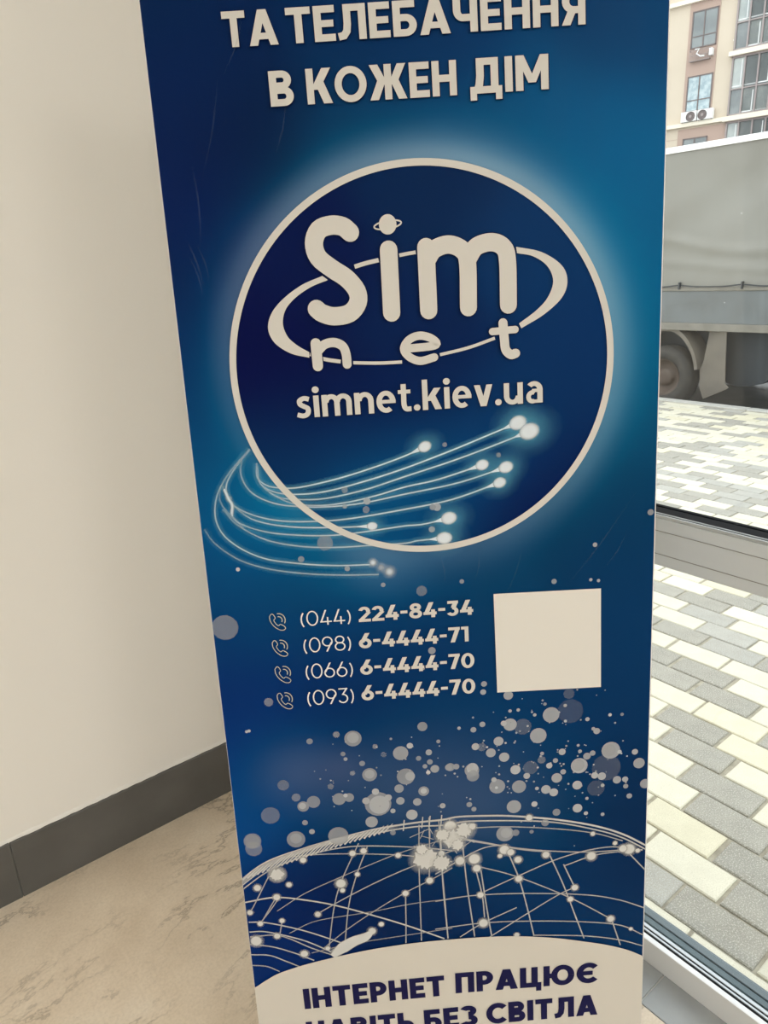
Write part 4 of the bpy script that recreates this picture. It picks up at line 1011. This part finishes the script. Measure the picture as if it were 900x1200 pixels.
for x_, y_, r, a in ((220,35,13,.65),(318,48,21,.6),(485,124,37,.6),(435,205,37,.6),(325,162,30,.65),(300,157,13,.8),(375,170,38,.16),(280,227,22,.65),(250,272,22,.65),(302,289,23,.7),(190,248,17,.75),(215,250,20,.2),(217,161,13,.6),(182,182,13,.6),(126,176,8,.7),(346,338,23,.8),(176,340,33,.45),(178,332,26,.7),(180,362,28,.4),(275,403,36,.5),(262,377,12,.7),(272,408,7,.9),(360,404,32,.5),(340,482,33,.6),(420,472,14,.8),(390,362,15,.7),(507,370,24,.65),(478,322,14,.8),(528,268,16,.75),(502,302,12,.6),(595,322,38,.65),(590,320,30,.5),(625,285,17,.55),(647,273,13,.55),(587,398,22,.75),(588,488,22,.8),(506,504,18,.45),(532,346,13,.6),(495,426,20,.75),(465,415,22,.7),(430,411,9,.8),(718,262,42,.55),(712,262,30,.5),(752,268,10,.8),(655,360,16,.8),(683,363,19,.75),(742,377,19,.65),(774,375,14,.7),(776,402,12,.55),(790,440,13,.6),(828,312,26,.6),(812,268,14,.7),(852,392,24,.55),(663,187,15,.65),(650,178,9,.6),(540,87,8,.6),(541,148,7,.75),(421,124,8,.7),(357,105,8,.7),(325,109,8,.7),(461,82,8,.5),(627,141,10,.7),(715,124,8,.8),(762,122,8,.5),(591,243,7,.7),(598,266,9,.7),(92,328,20,.45),(115,326,14,.5),(30,335,18,.45),(8,270,14,.45),(62,479,13,.5),(166,474,13,.5),(184,492,12,.5),(621,508,10,.75),(686,512,9,.75),(625,450,8,.75),(686,399,9,.7),(450,275,9,.6),(448,300,18,.25),(405,330,34,.14),(555,42,24,.14),(560,110,58,.08),(700,330,66,.10),(660,410,40,.10),(305,588,40,.5),(310,585,26,.6),(347,584,17,.4),(735,624,12,.7),(409,580,10,.4),(462,545,18,.4)):
    disc(b2((x_, y_)), r, a)
for i in range(120):
    disc(b2((random.gauss(460, 190), random.gauss(300, 120))), random.choice((2.5, 3, 4, 5)), random.uniform(.5, .85))
for i in range(35):
    disc(b1((random.uniform(300, 880), random.uniform(100, 440))), random.choice((2.5, 3, 4)), random.uniform(.4, .8))
for x_, y_, r, a in ((264,735,17,.30),(567,801,4,.6),(279,667,2.6,.9),(496,783,2,.6),(506,762,5,.5),(697,638,3,.6),(762,600,4,.5),(649,681,3.5,.45),(692,679,2.2,.7),(701,680,2.2,.7),(541,681,3,.5),(494,692,7,.25),(353,655,4,.4),(407,666,3.5,.5),(381,636,10,.3),(292,856,2.2,.8),(512,594,5,.6),(507,594,4,.4),(506,620,4,.5),(430,587,4.5,.6),(404,593,3,.5),(429,597,4.5,.3),(404,574,4,.3),(521,521,3,.35),(584,533,3,.35),(449,685,3,.5)):
    bo.dot(sheet(x_, y_), r*PXM, SP, a, n=14)
bo.build('sparkle_dots', kind='stuff')
# faint scratches across the film
scr = Ink(10)
for a, b in (((745, 575), (660, 690)), ((612, 640), (590, 700)), ((515, 650), (520, 685)), ((735, 620), (705, 668)), ((256, 90), (238, 210)), ((335, 120), (322, 185)), ((225, 190), (236, 290)), ((285, 20), (262, 90)), ((218, 280), (240, 340)), ((230, 285), (246, 332)), ((222, 300), (238, 348)), ((560, 640), (556, 680))):
    scr.line(spl([sheet(*a), sheet((a[0]+b[0])/2+3, (a[1]+b[1])/2), sheet(*b)], 10), 0.0008, tuple(alb((110, 122, 132))), .13, soft=0.0008, fade=[0, 1, 0])
scr.build('film_scratches', kind='stuff')

# ---- stand: cassette, feet, pole, top rail
M['satin'] = mat('satin_silver', (0.62, 0.62, 0.62), 0.35, metal=0.7)
yawb = math.atan2(BU[1], BU[0])
def stand(mb, name, m, parent=ban, smooth=False):
    c, s = math.cos(yawb), math.sin(yawb)
    mb.v = [(a*c-b*s, a*s+b*c, z) for a, b, z in mb.v]; return mb.build(name, m, parent, smooth)
wB = (eR-eL)/2
cp = [(-0.05, 0.012), (0.07, 0.012), (0.075, 0.03), (0.06, 0.075), (0.03, 0.092), (-0.02, 0.092), (-0.045, 0.07), (-0.053, 0.03)]
cas = stand(MB().prism(cp, lambda a, b, d: (d, a, b), -wB-0.012, wB+0.012), 'cassette', M['satin'])
for sx in (-1, 1):
    stand(MB().prism([(a*1.03+0.0003, b*1.02-0.0005) for a, b in cp], lambda a, b, d: (d, a, b), sx*(wB+0.012), sx*(wB+0.024)), 'end_cap', M['rubber'])
    stand(MB().cbox((sx*(wB-0.10)-0.02, -0.14, 0.0), (sx*(wB-0.10)+0.02, 0.14, 0.012), 0.004), 'foot', M['satin'])
top = P((eL+eR)/2, B_TOP, -0.012); mid = P((eL+eR)/2, B_BOT, -0.045)
MB().tube([mid, top], 0.011, 12).build('pole', M['satin'], ban, smooth=True)
tr_ = MB().tube([P(eL-0.004, B_TOP, 0.0), P(eR+0.004, B_TOP, 0.0)], 0.012, 12).build('top_rail', M['satin'], ban, smooth=True)
